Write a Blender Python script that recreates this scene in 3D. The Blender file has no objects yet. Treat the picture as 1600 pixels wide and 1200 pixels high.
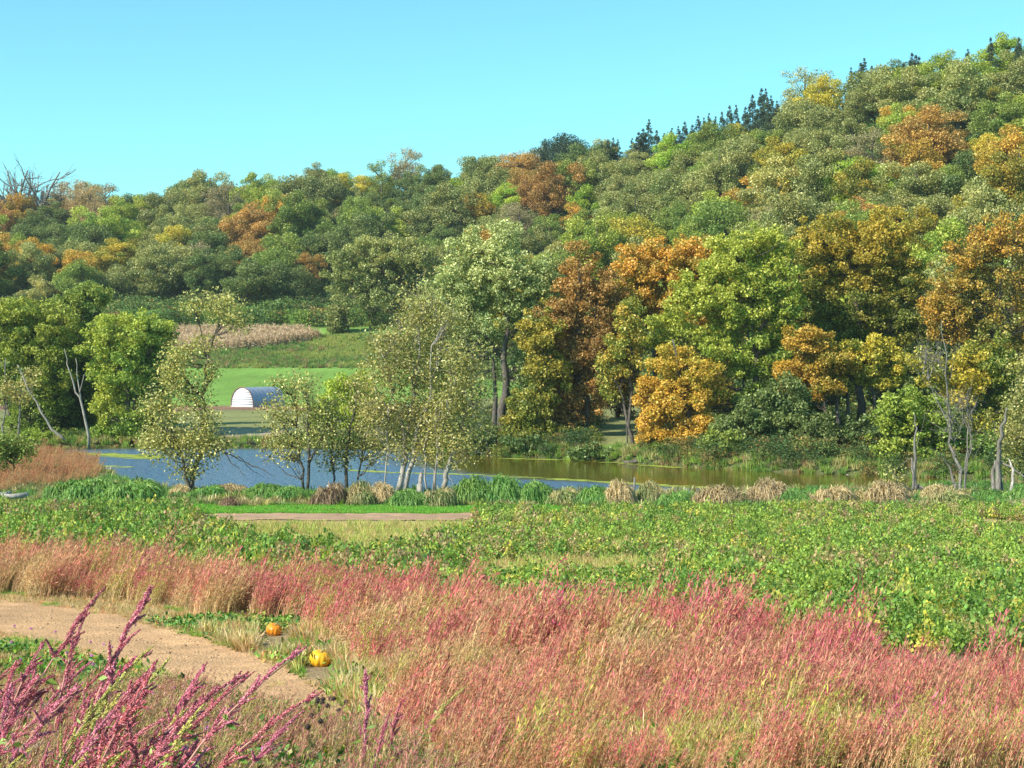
import bpy, math, random
import numpy as np

S = bpy.context.scene
COL = S.collection
F = 2462.0          # focal length in pixels of a 1600 wide frame
CZ = 10.0           # camera height over the river
HOR = 550.0         # row of the horizon
RNG = np.random.default_rng(7)

# ---------------------------------------------------------------- camera, sky, sun, exposure
cam_d = bpy.data.cameras.new('camera')
cam = bpy.data.objects.new('camera', cam_d); COL.objects.link(cam)
cam.location = (0, 0, CZ); cam.rotation_euler = (math.radians(90), 0, 0)
cam_d.sensor_width = 36; cam_d.lens = 36 * F / 1600; cam_d.shift_y = -(600 - HOR) / 1600
cam_d.clip_start = 0.1; cam_d.clip_end = 6000
S.camera = cam

SUN = np.array([-0.82, -0.57]); SUN /= np.linalg.norm(SUN); SUN_EL = math.radians(38)
w = bpy.data.worlds.new('World'); S.world = w; w.use_nodes = True
nt = w.node_tree; nt.nodes.clear()
sky = nt.nodes.new('ShaderNodeTexSky'); sky.sky_type = 'NISHITA'; sky.sun_disc = False
sky.sun_elevation = SUN_EL; sky.sun_rotation = math.atan2(SUN[0], SUN[1])
sky.air_density = 1.0; sky.dust_density = 0.3; sky.ozone_density = 1.6; sky.altitude = 200
tint = nt.nodes.new('ShaderNodeMix'); tint.data_type = 'RGBA'; tint.blend_type = 'MULTIPLY'
tint.inputs[0].default_value = 1.0; tint.inputs[7].default_value = (0.60, 1.16, 1.10, 1)
bg = nt.nodes.new('ShaderNodeBackground'); bg.inputs[1].default_value = 0.112
wo = nt.nodes.new('ShaderNodeOutputWorld')
nt.links.new(sky.outputs[0], tint.inputs[6]); nt.links.new(tint.outputs[2], bg.inputs[0]); nt.links.new(bg.outputs[0], wo.inputs[0])

sd = bpy.data.lights.new('sun', 'SUN'); sd.energy = 4.6; sd.angle = math.radians(0.55); sd.color = (1, 0.93, 0.80)
so = bpy.data.objects.new('sun', sd); COL.objects.link(so)
from mathutils import Vector
so.rotation_euler = Vector((SUN[0] * math.cos(SUN_EL), SUN[1] * math.cos(SUN_EL), math.sin(SUN_EL))).to_track_quat('Z', 'Y').to_euler()
so.location = (-60, -20, 80)

vs = S.view_settings; vs.view_transform = 'Standard'; vs.look = 'None'; vs.exposure = 0.76; vs.gamma = 1; vs.use_curve_mapping = False
cy = S.cycles; cy.max_bounces = 5; cy.diffuse_bounces = 2; cy.glossy_bounces = 2; cy.transmission_bounces = 2
cy.volume_bounces = 0; cy.transparent_max_bounces = 4; cy.caustics_reflective = False; cy.caustics_refractive = False

# ---------------------------------------------------------------- noise and terrain
def hash2(ix, iy, s):
    v = np.sin(ix * 127.1 + iy * 311.7 + s * 74.7) * 43758.5453
    return v - np.floor(v)
def vnoise(x, y, s=0):
    x = np.asarray(x, float); y = np.asarray(y, float)
    ix = np.floor(x); iy = np.floor(y); fx = x - ix; fy = y - iy
    fx = fx * fx * (3 - 2 * fx); fy = fy * fy * (3 - 2 * fy)
    a = hash2(ix, iy, s); b = hash2(ix + 1, iy, s); c = hash2(ix, iy + 1, s); d = hash2(ix + 1, iy + 1, s)
    return (a * (1 - fx) + b * fx) * (1 - fy) + (c * (1 - fx) + d * fx) * fy
def fbm(x, y, s=0, o=3):
    r = 0; a = 0.5; t = 0
    for i in range(o):
        r = r + a * vnoise(x * 2 ** i, y * 2 ** i, s + i * 13); t += a; a *= 0.5
    return r / t
def sstep(x):
    x = np.clip(x, 0, 1); return x * x * (3 - 2 * x)
def col_of(x, y):
    return np.clip(800 + F * np.asarray(x) / np.maximum(np.asarray(y), 5.0), -1200, 2800)
def near_shore(p):
    return np.interp(p, [-1200, -100, 60, 130, 200, 290, 420, 1150, 1400, 1500, 1700, 2800], [150, 147, 141, 131, 113, 105, 103, 103, 106, 110, 114, 120])
def far_shore(p):
    return np.interp(p, [-1200, 0, 440, 600, 770, 1000, 1150, 1400, 1600, 2800], [172, 165, 164, 160, 150, 140.5, 133, 125.5, 121.5, 123])
SKY_P = [-1200, -100, 0, 40, 100, 150, 200, 260, 330, 420, 520, 640, 690, 760, 900, 960, 1010, 1100, 1150, 1200, 1250, 1300, 1350, 1400, 1450, 1500, 1600, 1800, 2800]
SKY_Y = [330, 300, 293, 290, 296, 290, 297, 288, 274, 262, 258, 260, 240, 232, 224, 216, 210, 190, 176, 162, 138, 126, 112, 100, 84, 70, 66, 64, 80]
def ridge_d(p): return np.interp(p, [-1200, 0, 600, 900, 1200, 1400, 1600, 2800], [500, 480, 460, 430, 380, 352, 332, 300])
def base_d(p): return np.interp(p, [-1200, 620, 700, 800, 1000, 1200, 1400, 1600, 2800], [352, 352, 335, 300, 245, 195, 172, 160, 150])
def field_z(y, p):
    l = np.interp(y, [150, 240, 270, 300, 320, 340, 352], [1.4, 1.6, 3.4, 7.0, 10.5, 14.5, 17])
    r = np.interp(y, [120, 150, 352], [1.3, 1.6, 5.0])
    t = sstep((p - 600) / 220)
    return l * (1 - t) + r * t
def ground_z(x, y):
    x = np.asarray(x, float); y = np.asarray(y, float); p = col_of(x, y)
    zn = np.interp(y, [-60, 0, 4, 7, 10, 15, 20, 29, 40, 55, 70, 84, 92, 110, 150], [12, 8.4, 7.95, 7.35, 6.9, 6.15, 5.45, 4.5, 3.65, 2.7, 1.9, 1.25, 1.1, 1.0, 0.9])
    zn = zn + (fbm(x * 0.8, y * 0.8, 3) - 0.5) * 0.14
    sn = near_shore(p) + (fbm(x * 0.35, y * 0.1, 9) - 0.5) * 2.5
    sf = far_shore(p) + (fbm(x * 0.25, y * 0.1, 5) - 0.5) * 3.0
    a = sstep((y - (sn - 2.5)) / 3.5)
    z = zn * (1 - a) - 1.3 * a
    D = base_d(p); R = ridge_d(p)
    zb = field_z(D, p); zr = CZ + (HOR - np.interp(p, SKY_P, SKY_Y)) / F * R - 11.6
    s = (y - D) / (R - D)
    eb = (zb + 2.5) / D; er = (zr + 2.5) / R          # slope chosen so that the crest, not the shoulder, makes the skyline
    hill = CZ - 12.5 + np.minimum(y, R) * (eb + (er - eb) * np.clip(s, 0, 1) ** 0.92) - np.clip(s - 1, 0, 3) * 9 + (fbm(x * 0.03, y * 0.03, 21) - 0.5) * 5 * np.clip(s * 3, 0, 1) * (1 - 0.6 * np.clip(s, 0, 1))
    zlow = 0.85 * (1 - sstep((y - sf - 1) / 12))
    zf = np.where(y < D, field_z(y, p) + (fbm(x * 0.3, y * 0.3, 4) - 0.5) * 0.2, hill)
    b = sstep((y - (sf - 1.2)) / 3.2)
    return z * (1 - b) + (zf - zlow) * b
def gz(x, y): return float(ground_z(np.array([x]), np.array([y]))[0])
def gp(px, d):
    """a point standing on the ground at depth d, along the line of sight of column px"""
    x = (px - 800) / F * d
    return (x, d, gz(x, d))
def world(px, py, d): return np.array([(px - 800) / F * d, d, CZ + (HOR - py) / F * d])

# ---------------------------------------------------------------- helpers
def tag(o, label=None, cat=None, group=None, kind=None):
    if label: o['label'] = label
    if cat: o['category'] = cat
    if group: o['group'] = group
    if kind: o['kind'] = kind
    return o
def make_mesh(name, V, quads=None, tris=None, attrs=None, mats=(), mat_idx=None, smooth=False):
    me = bpy.data.meshes.new(name)
    V = np.asarray(V, np.float32)
    loops = []; starts = []; n = 0; tot = []
    if quads is not None and len(quads):
        q = np.asarray(quads, np.int32); loops.append(q.ravel()); starts.append(np.arange(len(q)) * 4); n = q.size; tot.append(len(q))
    if tris is not None and len(tris):
        t = np.asarray(tris, np.int32); loops.append(t.ravel()); starts.append(n + np.arange(len(t)) * 3); tot.append(len(t))
    loops = np.concatenate(loops); starts = np.concatenate(starts)
    me.vertices.add(len(V)); me.vertices.foreach_set('co', V.ravel())
    me.loops.add(len(loops)); me.loops.foreach_set('vertex_index', loops)
    me.polygons.add(len(starts)); me.polygons.foreach_set('loop_start', starts.astype(np.int32))
    if mat_idx is not None: me.polygons.foreach_set('material_index', np.asarray(mat_idx, np.int32))
    if smooth: me.polygons.foreach_set('use_smooth', np.ones(len(starts), bool))
    for k, a in (attrs or {}).items():
        a = np.asarray(a, np.float32)
        if a.ndim == 1:
            me.attributes.new(k, 'FLOAT', 'POINT').data.foreach_set('value', a)
        else:
            c = np.ones((len(a), 4), np.float32); c[:, :3] = a
            me.attributes.new(k, 'FLOAT_COLOR', 'POINT').data.foreach_set('color', c.ravel())
    for m in mats: me.materials.append(m)
    me.update(calc_edges=True); me.validate()
    return me
def link(name, me, parent=None, loc=None):
    o = bpy.data.objects.new(name, me); COL.objects.link(o)
    if parent is not None: o.parent = parent
    if loc is not None: o.location = loc
    return o
def empty(name, loc, rz=0):
    o = bpy.data.objects.new(name, None); COL.objects.link(o); o.location = loc; o.rotation_euler = (0, 0, rz)
    o.empty_display_size = 0.3
    return o

class Geo:
    """collects vertices, quads and triangles of one mesh"""
    def __init__(s): s.V = []; s.Q = []; s.T = []; s.n = 0; s.A = {}; s.MQ = []; s.MT = []
    def add(s, V, Q=None, T=None, attrs=None, m=0):
        V = np.asarray(V, float).reshape(-1, 3); s.V.append(V)
        if Q is not None and len(Q): s.Q.append(np.asarray(Q) + s.n); s.MQ.append(np.full(len(Q), m))
        if T is not None and len(T): s.T.append(np.asarray(T) + s.n); s.MT.append(np.full(len(T), m))
        for k in ('cv', 'lv'):
            a = (attrs or {}).get(k, 0.5)
            s.A.setdefault(k, []).append(np.broadcast_to(np.asarray(a, float), (len(V),)))
        s.n += len(V)
    def mesh(s, name, mats, smooth=False):
        V = np.concatenate(s.V)
        Q = np.concatenate(s.Q) if s.Q else None; T = np.concatenate(s.T) if s.T else None
        mi = np.concatenate(s.MQ + s.MT)
        return make_mesh(name, V, Q, T, {k: np.concatenate(v) for k, v in s.A.items()}, mats, mi, smooth)
def tube(g, pts, radii, sides=6, m=0, lv=0.5, cap=False):
    pts = np.asarray(pts, float); radii = np.asarray(radii, float); n = len(pts)
    tan = np.gradient(pts, axis=0); tan /= np.linalg.norm(tan, axis=1)[:, None] + 1e-9
    ref = np.array([0.31, 0.95, 0.05]) if abs(tan[0][2]) > 0.5 else np.array([0, 0, 1.0])
    u = np.cross(tan, ref); u /= np.linalg.norm(u, axis=1)[:, None] + 1e-9
    v = np.cross(tan, u)
    a = np.arange(sides) * 2 * math.pi / sides
    ring = pts[:, None] + radii[:, None, None] * (np.cos(a)[None, :, None] * u[:, None] + np.sin(a)[None, :, None] * v[:, None])
    i = np.arange(n - 1)[:, None] * sides; j = np.arange(sides)[None]; k = (j + 1) % sides
    Q = np.stack([i + j, i + k, i + sides + k, i + sides + j], -1).reshape(-1, 4)
    V = ring.reshape(-1, 3); T = None
    if cap:
        V = np.vstack([V, pts[0], pts[-1]]); b = n * sides
        jj = np.arange(sides); kk = (jj + 1) % sides
        T = np.concatenate([np.stack([kk, jj, np.full(sides, b)], -1), np.stack([(n - 1) * sides + jj, (n - 1) * sides + kk, np.full(sides, b + 1)], -1)])
    g.add(V, Q, T, {'lv': lv}, m)
def unit(v): return v / (np.linalg.norm(v, axis=-1, keepdims=True) + 1e-9)
def leaves(g, C, L, out=None, cv=0.5, rng=RNG, aspect=0.6, up=0.35, m=0, bias=0.7, d=None, vary=0.35):
    """leaf blades (one rhombic quad each) at the points C, facing roughly along out"""
    n = len(C)
    nr = unit(rng.normal(size=(n, 3)))
    if out is not None: nr = nr + bias * out
    nr[:, 2] += up; nr = unit(nr)
    a = unit(np.cross(nr, unit(rng.normal(size=(n, 3))))) if d is None else unit(d - nr * np.sum(d * nr, 1, keepdims=True))
    b = np.cross(nr, a)
    s = (L * (1 + vary * rng.uniform(-1, 1, n)))[:, None] * 0.5
    V = np.stack([C - a * s, C + b * s * aspect - nr * s * 0.12, C + a * s, C - b * s * aspect - nr * s * 0.12], 1).reshape(-1, 3)
    Q = np.arange(n * 4).reshape(n, 4)
    g.add(V, Q, None, {'cv': np.repeat(np.broadcast_to(cv, (n,)), 4), 'lv': np.repeat(rng.uniform(0, 1, n), 4)}, m)
def box(g, lo, hi, m=0, lv=0.5):
    lo = np.array(lo, float); hi = np.array(hi, float)
    V = np.array([[lo[0] if i & 1 == 0 else hi[0], lo[1] if i & 2 == 0 else hi[1], lo[2] if i & 4 == 0 else hi[2]] for i in range(8)])
    g.add(V, [[0, 2, 3, 1], [4, 5, 7, 6], [0, 1, 5, 4], [2, 6, 7, 3], [0, 4, 6, 2], [1, 3, 7, 5]], None, {'lv': lv}, m)

# ---------------------------------------------------------------- materials
def new_mat(name):
    m = bpy.data.materials.new(name); m.use_nodes = True; m.node_tree.nodes.clear()
    return m, m.node_tree.nodes, m.node_tree.links
def mixrgb(N, K, fac, a, b, mode='MIX'):
    n = N.new('ShaderNodeMix'); n.data_type = 'RGBA'; n.blend_type = mode
    for s, v in ((0, fac), (6, a), (7, b)):
        if hasattr(v, 'links'): K.new(v, n.inputs[s])
        elif s == 0: n.inputs[0].default_value = v
        else: n.inputs[s].default_value = (*v, 1)
    return n.outputs[2]
def math_n(N, K, op, a, b=None, c=None, clamp=False):
    n = N.new('ShaderNodeMath'); n.operation = op; n.use_clamp = clamp
    for s, v in ((0, a), (1, b), (2, c)):
        if v is None: continue
        if hasattr(v, 'links'): K.new(v, n.inputs[s])
        else: n.inputs[s].default_value = v
    return n.outputs[0]
def attr(N, name, kind='GEOMETRY'):
    a = N.new('ShaderNodeAttribute'); a.attribute_name = name; a.attribute_type = kind; return a
def leaf_shader(N, K, color, trans=0.35, rough=0.55, spec=0.35):
    p = N.new('ShaderNodeBsdfPrincipled'); p.inputs['Roughness'].default_value = rough
    p.inputs['Specular IOR Level'].default_value = spec; K.new(color, p.inputs['Base Color'])
    t = N.new('ShaderNodeBsdfTranslucent')
    K.new(mixrgb(N, K, 1.0, color, (1.15, 1.1, 0.6), 'MULTIPLY'), t.inputs[0])
    mx = N.new('ShaderNodeMixShader'); mx.inputs[0].default_value = trans
    K.new(p.outputs[0], mx.inputs[1]); K.new(t.outputs[0], mx.inputs[2])
    o = N.new('ShaderNodeOutputMaterial'); K.new(mx.outputs[0], o.inputs[0])
def leaf_mat(name, A, B, trans=0.33, spec=0.35, lvw=0.5, jitter=0.06, pale=0.22):
    m, N, K = new_mat(name)
    cv = attr(N, 'cv').outputs['Fac']; lv = attr(N, 'lv').outputs['Fac']
    oi = N.new('ShaderNodeObjectInfo').outputs['Random']
    # cv says which half of the crown's colour range a clump has, lv each leaf's own value
    f = math_n(N, K, 'MULTIPLY_ADD', lv, 0.5, -0.25)
    f = math_n(N, K, 'ADD', cv, f, None, True)
    c = mixrgb(N, K, f, A, B)
    pf = N.new('ShaderNodeMapRange'); pf.inputs[1].default_value = 0.78; pf.inputs[2].default_value = 1.0; pf.inputs[4].default_value = pale; K.new(lv, pf.inputs[0])
    c = mixrgb(N, K, pf.outputs[0], c, (0.70, 0.66, 0.42))  # leaves with high lv mixed toward cream as painted highlights
    val = math_n(N, K, 'MULTIPLY_ADD', lv, lvw, 1.16 - lvw / 2)
    val = math_n(N, K, 'MULTIPLY', val, math_n(N, K, 'MULTIPLY_ADD', oi, 0.3, 0.85))
    h = N.new('ShaderNodeHueSaturation'); K.new(c, h.inputs['Color']); K.new(val, h.inputs['Value'])
    oi2 = math_n(N, K, 'FRACT', math_n(N, K, 'MULTIPLY', oi, 7.31))
    K.new(math_n(N, K, 'MULTIPLY_ADD', oi2, 0.04 * jitter / 0.12, 0.5 - 0.02 * jitter / 0.12), h.inputs['Hue'])
    leaf_shader(N, K, h.outputs[0], trans, 0.55, spec)
    return m
PAL = {
    'gg': ((0.15, 0.19, 0.05), (0.33, 0.32, 0.09)),
    'dg': ((0.08, 0.135, 0.035), (0.18, 0.22, 0.06)),
    'g':  ((0.12, 0.20, 0.035), (0.26, 0.30, 0.055)),
    'yg': ((0.17, 0.27, 0.035), (0.38, 0.41, 0.06)),
    'lg': ((0.20, 0.33, 0.03), (0.38, 0.44, 0.045)),
    'y':  ((0.40, 0.38, 0.040), (0.64, 0.50, 0.06)),
    'o':  ((0.32, 0.24, 0.04), (0.60, 0.34, 0.05)),
    'ru': ((0.27, 0.165, 0.05), (0.50, 0.28, 0.07)),
    'pk': ((0.32, 0.23, 0.11), (0.50, 0.33, 0.16)),
    'br': ((0.22, 0.19, 0.10), (0.35, 0.28, 0.15)),
    'ce': ((0.030, 0.065, 0.045), (0.06, 0.105, 0.06)),
    'gy': ((0.14, 0.19, 0.030), (0.52, 0.38, 0.045)),
    'ol': ((0.21, 0.23, 0.07), (0.50, 0.43, 0.13)),
    'og': ((0.18, 0.23, 0.04), (0.58, 0.32, 0.05)),
    'cw': ((0.17, 0.23, 0.06), (0.42, 0.42, 0.16)),
    'ye': ((0.34, 0.34, 0.045), (0.60, 0.35, 0.05)),
}
LM = {k: leaf_mat('leaves_' + k, a, b, spec=0.38 if k in ('gg', 'ol', 'cw') else 0.25, lvw=1.05, pale=0.38 if k in ('gg', 'ol', 'cw') else 0.2) for k, (a, b) in PAL.items()}

def bark_mat(name, A, B, scale=6):
    m, N, K = new_mat(name)
    tc = N.new('ShaderNodeTexCoord'); mp = N.new('ShaderNodeMapping'); mp.inputs['Scale'].default_value = (scale, scale, scale * 0.25)
    K.new(tc.outputs['Object'], mp.inputs[0])
    nz = N.new('ShaderNodeTexNoise'); nz.inputs['Scale'].default_value = 1.5; nz.inputs['Detail'].default_value = 5; K.new(mp.outputs[0], nz.inputs['Vector'])
    cr = N.new('ShaderNodeMapRange'); cr.inputs[1].default_value = 0.35; cr.inputs[2].default_value = 0.65; K.new(nz.outputs[0], cr.inputs[0])
    c = mixrgb(N, K, cr.outputs[0], A, B)
    p = N.new('ShaderNodeBsdfPrincipled'); p.inputs['Roughness'].default_value = 0.9; K.new(c, p.inputs['Base Color'])
    b = N.new('ShaderNodeBump'); b.inputs['Strength'].default_value = 0.7; b.inputs['Distance'].default_value = 0.05; K.new(nz.outputs[0], b.inputs['Height']); K.new(b.outputs[0], p.inputs['Normal'])
    o = N.new('ShaderNodeOutputMaterial'); K.new(p.outputs[0], o.inputs[0])
    return m
BK_D = bark_mat('bark_dark', (0.06, 0.048, 0.038), (0.15, 0.125, 0.10))
BK_P = bark_mat('bark_pale', (0.20, 0.175, 0.145), (0.42, 0.38, 0.33))
BK_W = bark_mat('weathered_wood', (0.24, 0.21, 0.175), (0.52, 0.47, 0.41))
BK_B = bark_mat('twigs_grey', (0.13, 0.115, 0.10), (0.26, 0.23, 0.20))

def inst_mat(name, tint_w=1.0, base=(0.4, 0.3, 0.15), trans=0.3, lvw=1.1, spec=0.25, pale=0.2):
    """plants scattered in masses: the patch colour is stored on each plant, lv and cv vary single leaves"""
    m, N, K = new_mat(name)
    t = attr(N, 'tint', 'INSTANCER').outputs['Color']; lv = attr(N, 'lv').outputs['Fac']; cv = attr(N, 'cv').outputs['Fac']
    c = mixrgb(N, K, tint_w, base, t)
    pf = N.new('ShaderNodeMapRange'); pf.inputs[1].default_value = 0.72; pf.inputs[2].default_value = 1.0; pf.inputs[4].default_value = pale; K.new(cv, pf.inputs[0])
    c = mixrgb(N, K, pf.outputs[0], c, (0.62, 0.54, 0.36))  # painted highlights: single leaves mixed toward cream, darks by the value range below
    val = math_n(N, K, 'MULTIPLY_ADD', lv, lvw, 1.05 - lvw / 2)
    h = N.new('ShaderNodeHueSaturation'); K.new(c, h.inputs['Color']); K.new(val, h.inputs['Value'])
    K.new(math_n(N, K, 'MULTIPLY_ADD', cv, 0.05, 0.475), h.inputs['Hue'])
    leaf_shader(N, K, h.outputs[0], trans, 0.6, spec)
    return m
M_TINT = inst_mat('plant_tinted')
M_WOODY = inst_mat('shrub_tinted', pale=0.08, lvw=0.9)
M_STRAW = inst_mat('plant_stems', 0.30, (0.66, 0.52, 0.28))

def plain(name, c, rough=0.8, noise=0.25, scale=8, metal=0.0, spec=0.3):
    m, N, K = new_mat(name)
    tc = N.new('ShaderNodeTexCoord'); nz = N.new('ShaderNodeTexNoise'); nz.inputs['Scale'].default_value = scale; nz.inputs['Detail'].default_value = 4
    K.new(tc.outputs['Object'], nz.inputs['Vector'])
    v = math_n(N, K, 'MULTIPLY_ADD', nz.outputs[0], noise * 2, 1 - noise)
    h = N.new('ShaderNodeHueSaturation'); h.inputs['Color'].default_value = (*c, 1); K.new(v, h.inputs['Value'])
    p = N.new('ShaderNodeBsdfPrincipled'); p.inputs['Roughness'].default_value = rough; p.inputs['Metallic'].default_value = metal
    p.inputs['Specular IOR Level'].default_value = spec
    K.new(h.outputs[0], p.inputs['Base Color'])
    b = N.new('ShaderNodeBump'); b.inputs['Strength'].default_value = 0.3; b.inputs['Distance'].default_value = 0.02; K.new(nz.outputs[0], b.inputs['Height']); K.new(b.outputs[0], p.inputs['Normal'])
    o = N.new('ShaderNodeOutputMaterial'); K.new(p.outputs[0], o.inputs[0])
    return m

# ---------------------------------------------------------------- land use (regions of the valley floor)
PIG_TOP = ([-400, 0, 200, 400, 600, 800, 1000, 1200, 1400, 1600, 2000], [880, 884, 902, 924, 952, 984, 1000, 1034, 1072, 1100, 1160])
PATH_HI = ([-400, 0, 100, 200, 300, 380, 440, 500, 540, 600, 650, 690], [922, 927, 932, 942, 958, 964, 972, 1000, 1030, 1090, 1150, 1215])
PATH_D = ([-400, 0, 100, 200, 300, 400, 470, 520, 560, 600], [925, 934, 945, 962, 990, 1022, 1055, 1085, 1120, 1165])
PATH_LO = ([-400, 0, 100, 200, 300, 400, 480, 560, 600, 680], [1010, 1012, 1030, 1062, 1090, 1120, 1142, 1165, 1190, 1230])
def rows(x, y):
    z = ground_z(x, y); return HOR + F * (CZ - z) / np.maximum(y, 1.0)
def region(x, y):
    """index of the ground cover at the points x, y"""
    x = np.asarray(x, float); y = np.asarray(y, float)
    p = 800 + F * x / np.maximum(y, 1.0); r = rows(x, y)
    wob = (fbm(x * 0.9, y * 0.9, 31) - 0.5)
    p2 = p + wob * 40; r2 = r + wob * np.clip(900 / np.maximum(y, 8), 0, 40)
    out = np.full(x.shape, 1)                                         # 1 leafy crop
    near = y < 101
    pig = r2 > np.interp(p2, *PIG_TOP)
    out = np.where(near & pig, 2, out)                                # 2 pigweed
    pth = (r2 > np.interp(p2, *PATH_D)) & (r2 < np.interp(p2, *PATH_LO)) & (p2 < 600)
    low = (r2 >= np.interp(p2, *PATH_LO)) & (p2 < 560 + (r2 - 1100) * 1.2) & (r2 > 1000)
    tanlow = (r2 > 1135 + 30 * wob) & (p2 > 540) & (p2 < 760)
    verge = (r2 > np.interp(p2, *PATH_HI)) & (r2 <= np.interp(p2, *PATH_D)) & (p2 < 690)
    out = np.where(tanlow | verge, 9, out)                                    # 9 short mixed weeds
    out = np.where(low, 3, out)                                       # 3 clover and tall weeds by the path
    out = np.where(pth & (y > 12), 4, out)                            # 4 path
    track = (p2 > 292) & (p2 < 742 + 30 * wob) & (y > 79.6 + wob * 2 + 4.5 * sstep((p2 - 690) / 90) + 3 * sstep((325 - p2) / 40)) & (y < 85.4 + wob)
    dry = (p2 > 300) & (p2 < 760) & (y <= 79.7 + wob * 2) & (r2 < np.interp(p2, [260, 300, 420, 540, 640, 760], [812, 830, 850, 872, 866, 830]))
    dry2 = ((p2 - 900) / 190) ** 2 + ((r2 - 895) / 17) ** 2 < 1
    dry3 = (p2 > 1530) & (r2 > 812) & (r2 < 835) & (p2 < 2200)
    dry2 |= ((p2 - 1380) / 50) ** 2 + ((r2 - 955) / 9) ** 2 < 1
    out = np.where((dry | dry2 | dry3) & ~pig, 5, out)                # 5 dry grass
    strip = (y >= 85.4 + wob) & (y < 90) & (p2 > 265) & (p2 < 860)
    out = np.where(strip, 6, out)                                     # 6 mown green strip
    out = np.where(track, 7, out)                                     # 7 dirt track
    sn = near_shore(col_of(x, y))
    out = np.where((y >= 90) & (y < sn + 3), 8, out)                  # 8 bank growth
    out = np.where((y >= 87) & (y < 90) & ((p2 <= 265) | (p2 >= 860)), 8, out)
    far = y >= far_shore(col_of(x, y)) - 2
    pp = col_of(x, y)
    f = np.full(x.shape, 10)                                          # 10 mown olive grass
    f = np.where((y > 169.5) & (y < 177) & (pp > 290) & (pp < 470), 11, f)          # 11 sand bar
    f = np.where((y > 228) & (y < 244) & (pp < 620), 12, f)           # 12 ploughed brown
    f = np.where((y >= 244) & (y < 299), 13, f)                       # 13 lawn
    f = np.where((y >= 299) & (y < 335), 14, f)                       # 14 weedy strip
    f = np.where((y >= 335), 13, f)
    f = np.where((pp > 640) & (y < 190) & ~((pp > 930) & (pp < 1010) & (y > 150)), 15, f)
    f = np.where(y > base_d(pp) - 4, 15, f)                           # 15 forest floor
    f = np.where((y < far_shore(pp) + 4.2), 16, f)   # 16 shore ground, the bank's shade painted in as dark green
    return np.where(far, f, out)
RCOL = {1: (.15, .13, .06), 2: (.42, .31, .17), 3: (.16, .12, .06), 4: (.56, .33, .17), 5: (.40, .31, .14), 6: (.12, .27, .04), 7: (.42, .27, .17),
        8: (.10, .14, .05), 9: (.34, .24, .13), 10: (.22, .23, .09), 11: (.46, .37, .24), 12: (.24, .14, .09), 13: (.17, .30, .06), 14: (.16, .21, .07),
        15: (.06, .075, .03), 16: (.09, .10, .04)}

def ground_mat():
    m, N, K = new_mat('ground_soil_and_turf')
    c = attr(N, 'Col').outputs['Color']
    tc = N.new('ShaderNodeTexCoord')
    n1 = N.new('ShaderNodeTexNoise'); n1.inputs['Scale'].default_value = 1.1; n1.inputs['Detail'].default_value = 8; n1.inputs['Roughness'].default_value = 0.7; K.new(tc.outputs['Object'], n1.inputs['Vector'])
    n2 = N.new('ShaderNodeTexNoise'); n2.inputs['Scale'].default_value = 22; n2.inputs['Detail'].default_value = 3; K.new(tc.outputs['Object'], n2.inputs['Vector'])
    v = math_n(N, K, 'MULTIPLY_ADD', n1.outputs[0], 1.0, 0.5)
    v = math_n(N, K, 'MULTIPLY', v, math_n(N, K, 'MULTIPLY_ADD', n2.outputs[0], 0.9, 0.55))
    h = N.new('ShaderNodeHueSaturation'); K.new(c, h.inputs['Color']); K.new(v, h.inputs['Value'])
    p = N.new('ShaderNodeBsdfPrincipled'); p.inputs['Roughness'].default_value = 0.95; p.inputs['Specular IOR Level'].default_value = 0.1; K.new(h.outputs[0], p.inputs['Base Color'])
    b = N.new('ShaderNodeBump'); b.inputs['Strength'].default_value = 0.8; b.inputs['Distance'].default_value = 0.06; K.new(n2.outputs[0], b.inputs['Height']); K.new(b.outputs[0], p.inputs['Normal'])
    o = N.new('ShaderNodeOutputMaterial'); K.new(p.outputs[0], o.inputs[0])
    return m
GM = ground_mat()
def grid_mesh(name, X, Y, Z, colr, mats):
    ny, nx = X.shape
    i = np.arange(ny - 1)[:, None] * nx + np.arange(nx - 1)[None]
    Q = np.stack([i, i + 1, i + nx + 1, i + nx], -1).reshape(-1, 4)
    return make_mesh(name, np.stack([X, Y, Z], -1).reshape(-1, 3), Q, None, {'Col': colr.reshape(-1, 3)}, mats, smooth=True)
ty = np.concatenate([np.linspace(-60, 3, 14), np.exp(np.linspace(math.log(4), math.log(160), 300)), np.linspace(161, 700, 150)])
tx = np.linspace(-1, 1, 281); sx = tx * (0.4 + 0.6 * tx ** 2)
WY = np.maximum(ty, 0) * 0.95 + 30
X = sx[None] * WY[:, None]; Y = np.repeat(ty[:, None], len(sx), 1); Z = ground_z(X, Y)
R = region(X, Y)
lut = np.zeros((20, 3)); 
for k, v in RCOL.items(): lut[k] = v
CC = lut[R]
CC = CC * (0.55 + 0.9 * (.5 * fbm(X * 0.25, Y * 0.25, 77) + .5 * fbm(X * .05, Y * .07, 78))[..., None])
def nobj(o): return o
g_ob = link('ground', grid_mesh('ground', X, Y, Z, CC, [GM])); tag(g_ob, 'sloping field, river banks and hillside under the plants', kind='structure')

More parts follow.
